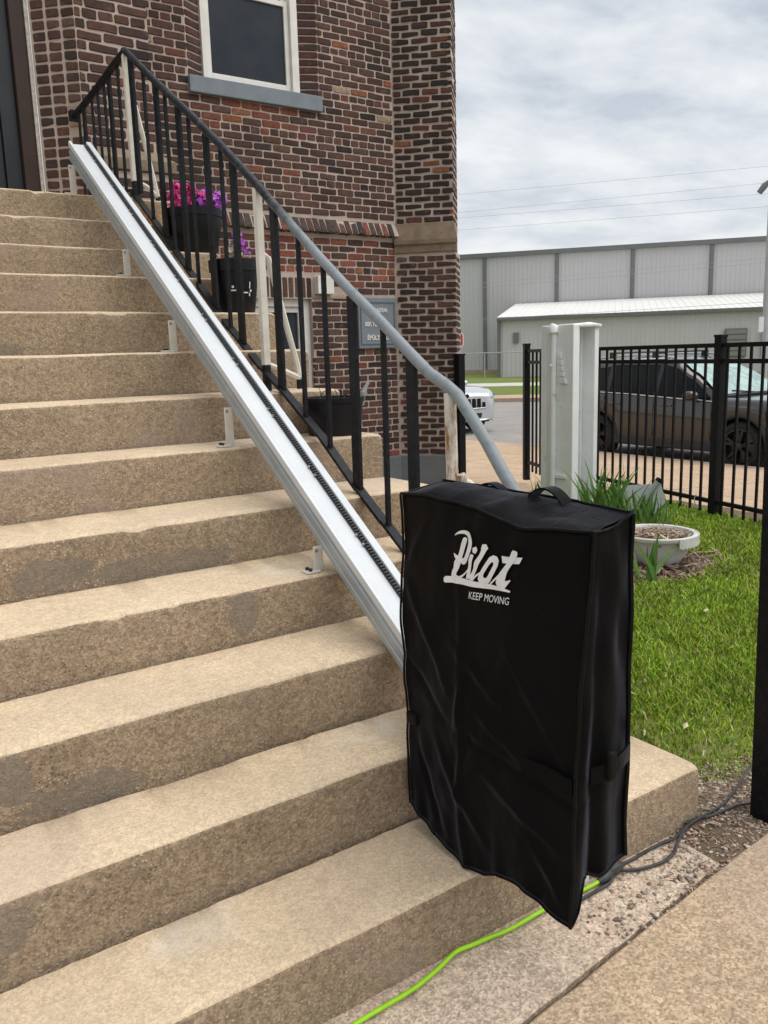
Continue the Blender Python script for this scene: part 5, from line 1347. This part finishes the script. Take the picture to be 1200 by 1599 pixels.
for z, dx in ((1.25, 0), (1.19, -.004), (.42, .0), (.36, .004)):
    q = MB(); pts = [(px0+.195+dx+.016*math.cos(a), py0+.168, z+.024*math.sin(a)) for a in np.linspace(.3, 5.4, 12)]; q.tube(pts, .0035, 5); obj('stencil_mark', q, plain('stencil_grey', (.22, .23, .22), None, 1, .8), pyl)

# ------------------------------------------------------------------ garden: urn, iris clumps, board
uc = (2.245, 1.875, .0)
urn = thing('garden_bowl', 'round white plastic planter full of dead stalks on the lawn', 'planter', uc)
fl_ = lambda a, z: .018*math.cos(26*a)*max(0, min(1, (z-.03)/.05))*max(0, min(1, (.19-z)/.03))
q = MB(); q.lathe([(.001, .0), (.125, 0), (.13, .015), (.125, .03), (.142, .05), (.185, .12), (.206, .185), (.210, .195), (.230, .197), (.236, .205), (.236, .222), (.228, .228), (.212, .224), (.203, .20), (.19, .15)], uc, 104, flute=fl_); obj('bowl', q, MAT['urn'], urn, smooth=50)
q = MB(); q.lathe([(.195, .165), (.12, .182), (.05, .188), (.001, .19)], uc, 30); obj('soil', q, MAT['potting'], urn, smooth=60)
q = MB()
for k in range(26):
    a0 = 4.35+k*.062; ri, ro = .2385, .246
    for (a, b) in ((a0, a0+.058),):
        vs = []
        for r_ in (ri, ro):
            for aa in (a, b):
                for z in (.168-.006*(k % 2), .224): vs.append((uc[0]+r_*math.cos(aa), uc[1]+r_*math.sin(aa), z))
        q.add(vs, [(0, 1, 3, 2), (4, 6, 7, 5), (0, 2, 6, 4), (1, 5, 7, 3), (0, 4, 5, 1), (2, 3, 7, 6)])
obj('rim_collar', q, MAT['urn'], urn)
q = MB()
for k in range(16):
    a = 4.0+k*.085; h = .012+.018*abs(nz(k*.9, 3.)); b = len(q.v)
    for aa in (a, a+.085):
        for z in (.020, .034+h): rr_ = .1275+.03*max(0, z-.02)+.006; q.v.append((uc[0]+(rr_+.02*(z > .03))*math.cos(aa), uc[1]+(rr_+.02*(z > .03))*math.sin(aa), z))
    q.f.append((b, b+2, b+3, b+1)); q.m.append(0)
obj('broken_gap', q, MAT['gap'], urn, fixn=False)
rs = random.Random(21)
def debris(mb, n, fx, lmin, lmax, palette, flat=.25):
    for _ in range(n):
        p = Vector(fx()); a = rs.uniform(0, 6.28); l = rs.uniform(lmin, lmax); d = Vector((math.cos(a), math.sin(a), rs.gauss(0, flat)))*l; s = d.cross(Z_).normalized()*l*rs.uniform(.04, .12); c = rs.choice(palette); f = rs.uniform(.7, 1.25); c = tuple(x*f for x in c)
        mb.add([p-d/2-s, p-d/2+s, p+d/2+s*.6, p+d/2-s*.6], [(0, 1, 2, 3)], 0, c)
STRAW = [(.40, .31, .21), (.30, .22, .15), (.22, .15, .10), (.50, .41, .30), (.15, .10, .07), (.34, .22, .16)]
q = MB()
def inurn():
    a, r_ = rs.uniform(0, 6.28), .19*math.sqrt(rs.random()); return (uc[0]+r_*math.cos(a), uc[1]+r_*math.sin(a), .19+rs.uniform(0, .03))
debris(q, 700, inurn, .02, .10, STRAW); stuff(obj('dead_stalks', q, MAT['chips'], urn, fixn=False))
stems(urn, (uc[0]-.02, uc[1]-.0, .18), .15, 9, .16, 1.0, .0018, 'stem', 'stalk', random.Random(33))
q = MB()
def mul():
    while True:
        x, y = 2.16+rs.gauss(0, .26), 1.86+rs.gauss(0, .2)
        if math.hypot((x-2.16)/1.4, y-1.86) < .42: return (x, y, soil_z(x, y)+rs.uniform(.004, .025))
debris(q, 900, mul, .02, .11, [(.20, .12, .08), (.13, .08, .055), (.30, .21, .15), (.09, .055, .04), (.38, .29, .21)])
o = obj('mulch', q, MAT['chips'], fixn=False); stuff(o); o['label'] = 'brown bark mulch under the white planter'; o['category'] = 'mulch'

def iris(label, cx, cy, n, hmin, hmax, spread, seed):
    rr = random.Random(seed); r = thing('iris_clump', label, 'plant', (cx, cy, 0))
    for k in range(n):
        a = rr.uniform(0, 6.28); b = Vector((cx+spread*rr.random()**.5*math.cos(a), cy+spread*rr.random()**.5*math.sin(a), 0)); h = rr.uniform(hmin, hmax)
        out = Vector((rr.gauss(0, .24), rr.gauss(0, .24), 1)); bend = Vector((rr.gauss(0, .10), rr.gauss(0, .10), -abs(rr.gauss(0, .10))))
        w = rr.uniform(.011, .019); s = Vector((math.cos(a+1.2), math.sin(a+1.2), 0)); fold = out.cross(s).normalized()*.005; q = MB()
        for i in range(6):
            t = i/5; p = b + out*h*t + bend*h*t*t*1.6; ww = w*(1-t**2.2)+.0006
            q.v += [tuple(p - s*ww), tuple(p + fold*(1-t)), tuple(p + s*ww)]
        for i in range(5):
            for kk in (0, 1): q.f.append((3*i+kk, 3*i+3+kk, 3*i+4+kk, 3*i+1+kk)); q.m.append(0)
        obj('leaf', q, MAT['iris'], r, smooth=60, fixn=False)
iris('dense clump of bright green iris blades at the foot of the white column', 3.12, 3.02, 70, .26, .52, .20, 3)
iris('loose iris clump in front of the grey board', 3.12, 2.66, 30, .20, .36, .16, 5)
iris('few iris leaves leaning out beside the black cover', 1.86, 1.62, 9, .22, .34, .07, 9)
iris('small tuft of iris blades left of the white column', 3.45, 4.05, 9, .18, .34, .08, 12)
bd = thing('leaning_board', 'grey plastic board with a black bar leaning behind the iris leaves', 'board', (3.55, 2.98, 0))
q = MB(); B0 = [(3.40, 3.10, .02), (3.58, 2.78, .02), (3.66, 2.92, .245), (3.56, 3.22, .21)]; nn = (Vector(B0[1])-Vector(B0[0])).cross(Vector(B0[3])-Vector(B0[0])).normalized()*.012
q.add(B0 + [tuple(Vector(p)+nn) for p in B0], [(0, 1, 2, 3), (4, 7, 6, 5), (0, 4, 5, 1), (1, 5, 6, 2), (2, 6, 7, 3), (3, 7, 4, 0)]); obj('sheet', q, MAT['greyboard'], bd, bevel=.003)
q = MB(); q.bar((3.40, 2.98, .03), (3.63, 2.93, .275), .022, .03); obj('bar', q, MAT['greyboard'], bd, bevel=.003)
q = MB(); q.bar((3.628, 2.93, .268), (3.648, 2.925, .292), .034, .045); obj('bar_cap', q, MAT['fence'], bd, bevel=.004)

# ------------------------------------------------------------------ grass, gravel, litter
def build_grass():
    N = 300000
    x = RNG.uniform(0, 4.4, N); y = RNG.uniform(-1.2, 4.3, N); keep = []
    # denser close to the camera
    pr = np.clip(1.5/((x+1.97)*.557+(y+1.31)*.81)**1.15*2.6, .12, 1); sel = RNG.random(N) < pr; x, y = x[sel], y[sel]
    vs, fs, cs = [], [], []
    V = []; F = []; Cc = []
    for i in range(len(x)):
        X, Y = float(x[i]), float(y[i])
        if not (X > .015 and Y > lawn_edge(X)+.004 and X < fence_x(Y)+.12 and Y < 4.3) or mulch(X, Y): continue
        thin = nz(X*2.6, Y*2.6, 5.) + .5*nz(X*7, Y*7, 1.)
        fr = max(0, 1-(Y-lawn_edge(X))/.55)
        if random.random() < .10 + max(0, thin)*.5 + fr*.52: continue
        d = (X+1.97)*.557+(Y+1.31)*.81
        h = random.uniform(.02, .046)*(1-.35*fr)*(1+.25*thin); w = random.uniform(.0016, .0030)*(1+.12*d); a = random.uniform(0, 6.28); le = random.uniform(.15, .95)*h; b = random.uniform(0, 6.28)
        z = soil_z(X, Y)-.004; sx, sy = math.cos(a)*w, math.sin(a)*w; lx, ly = math.cos(b)*le, math.sin(b)*le; k = len(V)
        V += [(X-sx, Y-sy, z), (X+sx, Y+sy, z), (X+sx*.8+lx*.4, Y+sy*.8+ly*.4, z+h*.62), (X-sx*.8+lx*.4, Y-sy*.8+ly*.4, z+h*.62), (X+lx, Y+ly, z+h*.95)]
        F += [(k, k+1, k+2, k+3), (k+3, k+2, k+4)]
        t = random.random(); g = random.uniform(.75, 1.25)*(1+.35*nz(X*3.1, Y*3.1, 9.))
        c = (.40, .34, .17) if t < .03+.10*fr else ((.30*g, .39*g, .035*g) if t < .5 else (.19*g, .33*g, .02*g))
        Cc += [c, c]
    q = MB(); q.v = V; q.f = F; q.m = [0]*len(F); q.c = Cc
    o = obj('grass', q, MAT['blade'], fixn=False); stuff(o); o['label'] = 'patchy bright green lawn grass beside the stairs'; o['category'] = 'grass'
build_grass()
def build_gravel():
    q = MB(); ico = [(0, 0, 1), (.89, 0, .45), (.28, .85, .45), (-.72, .53, .45), (-.72, -.53, .45), (.28, -.85, .45), (.72, .53, -.45), (-.28, .85, -.45), (-.89, 0, -.45), (-.28, -.85, -.45), (.72, -.53, -.45), (0, 0, -1)]
    fa = [(0,1,2),(0,2,3),(0,3,4),(0,4,5),(0,5,1),(1,6,2),(2,7,3),(3,8,4),(4,9,5),(5,10,1),(6,7,2),(7,8,3),(8,9,4),(9,10,5),(10,6,1),(11,7,6),(11,8,7),(11,9,8),(11,10,9),(11,6,10)]
    n = 0
    while n < 3600:
        X, Y = rs.uniform(-.62, 1.15), rs.uniform(-.30, .32)
        if Y > (.02 if X < .0 else lawn_edge(X)+.10): continue
        if Y < jl(X)-.015: continue
        dens = 1.0 if X > -.28 else .16+.3*max(0, (X+.62)/.34)
        dens *= .45+.9*max(0, nz(X*5, Y*5, 3.)+.25)
        if X > .0 and Y > 0: dens *= 1.8
        if rs.random() > dens: continue
        s = rs.choice([.0018, .0025, .0032, .0042, .0058]) * rs.uniform(.8, 1.3); g = rs.uniform(.5, 1.25); c = rs.choice([(.40, .33, .26), (.30, .23, .17), (.22, .16, .12), (.50, .45, .39), (.36, .24, .19)]); c = tuple(v*g for v in c)
        z = max(soil_z(X, Y), -.004 if (X < -.14) else -1) + s*.2; a = rs.uniform(0, 6.28); ca, sa = math.cos(a), math.sin(a); sx, sy, sz = s*rs.uniform(.8, 1.5), s*rs.uniform(.7, 1.1), s*rs.uniform(.5, .9)
        q.add([(X+(x*sx*ca-y*sy*sa), Y+(x*sx*sa+y*sy*ca), z+zz*sz) for x, y, zz in ico], fa, 0, c); n += 1
    o = obj('gravel', q, MAT['chips'], fixn=False); stuff(o); o['label'] = 'loose gravel and grit at the corner of the bottom step'; o['category'] = 'gravel'
build_gravel()
q = MB()
def dirtspot():
    while True:
        X, Y = rs.uniform(-.45, 1.3), rs.uniform(-.25, .35)
        if Y < (.0 if X < .02 else lawn_edge(X)+.12) and Y > jl(X)-.01 and (X > -.2 or rs.random() < .3): return (X, Y, max(soil_z(X, Y), -.004 if X < -.14 else -1)+rs.uniform(.002, .006))
debris(q, 900, dirtspot, .006, .028, STRAW, .1)
def lawnspot():
    while True:
        X, Y = rs.uniform(.05, 3.6), rs.uniform(-.1, 3.8)
        if Y > lawn_edge(X): return (X, Y, soil_z(X, Y)+rs.uniform(.002, .03))
debris(q, 900, lawnspot, .012, .04, [(.34, .29, .18), (.26, .20, .12), (.42, .36, .22)], .3)
o = obj('litter', q, MAT['chips'], fixn=False); stuff(o); o['label'] = 'dry straw and grit scattered over soil and grass'; o['category'] = 'litter'
for i, (x, y, l, a) in enumerate(((.42, .35, .05, .4), (.62, .16, .035, -.5), (1.55, 1.05, .05, .2))):
    q = MB(); d = Vector((math.cos(a), math.sin(a), .1))*l; s = Vector((-math.sin(a), math.cos(a), 0))*l*.2; p = Vector((x, y, soil_z(x, y)+.034))
    q.add([p-d/2, p-s, p+d/2, p+s, p+Vector((0, 0, .004))], [(0, 1, 4), (1, 2, 4), (2, 3, 4), (3, 0, 4)])
    tag(obj('dry_leaf', q, plain('pale_dry_leaf', (.55, .46, .30), (.45, .36, .22), 60, .8), fixn=False), ['pale dry leaf on the grass behind the bottom step', 'small pale dry leaf on the grass by the black gate post', 'dry leaf lying far out on the middle of the lawn'][i], 'leaf', 'fallen leaves')

# ------------------------------------------------------------------ cords on the ground
def smooth_path(pts, k=6):
    out = []
    for i in range(len(pts)-1):
        p0, p1, p2, p3 = (Vector(pts[max(i-1, 0)]), Vector(pts[i]), Vector(pts[i+1]), Vector(pts[min(i+2, len(pts)-1)]))
        for j in range(k):
            t = j/k; out.append(.5*((2*p1)+(-p0+p2)*t+(2*p0-5*p1+4*p2-p3)*t*t+(-p0+3*p1-3*p2+p3)*t**3))
    return out + [Vector(pts[-1])]
gz = .0085
gc = thing('extension_cord', 'lime green extension cord lying along the bottom step', 'cord', (-.9, -.03, 0))
q = MB(); q.tube(smooth_path([(-1.9, -.085, gz), (-1.5, -.065, gz), (-1.194, -.045, gz), (-1.062, -.04, gz), (-.984, -.028, gz+.002), (-.913, -.010, gz+.003), (-.87, -.012, gz+.001), (-.824, -.016, gz), (-.753, -.024, gz), (-.644, -.022, gz), (-.505, -.028, gz), (-.46, -.030, gz+.002)]), .0052, 8); obj('jacket', q, MAT['cord_green'], gc, smooth=60)
q = MB(); q.tube([(-.462, -.030, gz+.002), (-.452, -.030, gz+.003), (-.440, -.029, gz+.004), (-.425, -.027, gz+.006), (-.412, -.026, gz+.006)], [.007, .010, .013, .0135, .012], 10); obj('socket', q, MAT['cord_black'], gc, smooth=40)
bc = thing('power_cable', 'black power cable looping to the gate post over the gravel', 'cable', (-.1, -.03, 0))
q = MB(); q.tube([(-.414, -.026, gz+.008), (-.40, -.025, gz+.010), (-.375, -.022, gz+.010), (-.362, -.020, gz+.008)], [.012, .0165, .0145, .007], 8); q.obox((-.405, -.012, gz+.012), X_, Y_, Z_, .014, .008, .007); obj('plug', q, MAT['cord_black'], bc, smooth=40)
def ground(x, y): return max(soil_z(x, y), -.002 if x < -.14 else -1)
def cable(pts, name, r=.0042):
    q = MB(); q.tube(smooth_path([(x, y, ground(x, y)+r+.003+h) for x, y, h in pts]), r, 8); obj(name, q, MAT['cord_black'], bc, smooth=60)
cable([(-.39, -.016, .006), (-.352, -.012, 0), (-.30, -.014, 0), (-.245, -.012, 0), (-.19, -.014, 0), (-.14, -.020, 0), (-.085, -.010, .004), (-.03, -.013, .004), (.02, -.014, .002), (.10, -.006, 0), (.17, .012, .004), (.26, .04, .008), (.36, .068, .02), (.48, .09, .02)], 'wire')
cable([(-.385, -.026, .004), (-.345, -.045, 0), (-.30, -.062, 0), (-.248, -.069, 0), (-.205, -.062, 0), (-.165, -.044, 0), (-.125, -.026, .002), (-.085, -.014, .006), (-.04, -.006, .004), (.02, -.022, 0), (.08, -.028, 0), (.128, -.036, .004), (.18, -.05, .006), (.25, -.06, .01)], 'wire')
cable([(-.41, -.034, .003), (-.44, -.045, 0), (-.49, -.046, 0), (-.54, -.046, 0), (-.60, -.040, 0)], 'wire')
q = MB(); q.obox((-.055, -.008, ground(-.055, -.008)+.012), X_, Y_, Z_, .018, .004, .004); obj('cable_tie', q, MAT['cord_black'], bc)
tie = tag(obj('zip_tie', (lambda q: (q.tube(smooth_path([(fence_x(2.74)-.02, 2.74, .16), (fence_x(2.74)-.03, 2.75, .12), (fence_x(2.74)-.024, 2.735, .05), (fence_x(2.74)-.02, 2.75, .02)]), .004, 5), q)[1])(MB()), MAT['caulk']), 'frayed pale tie hanging from the fence bottom rail', 'tie')
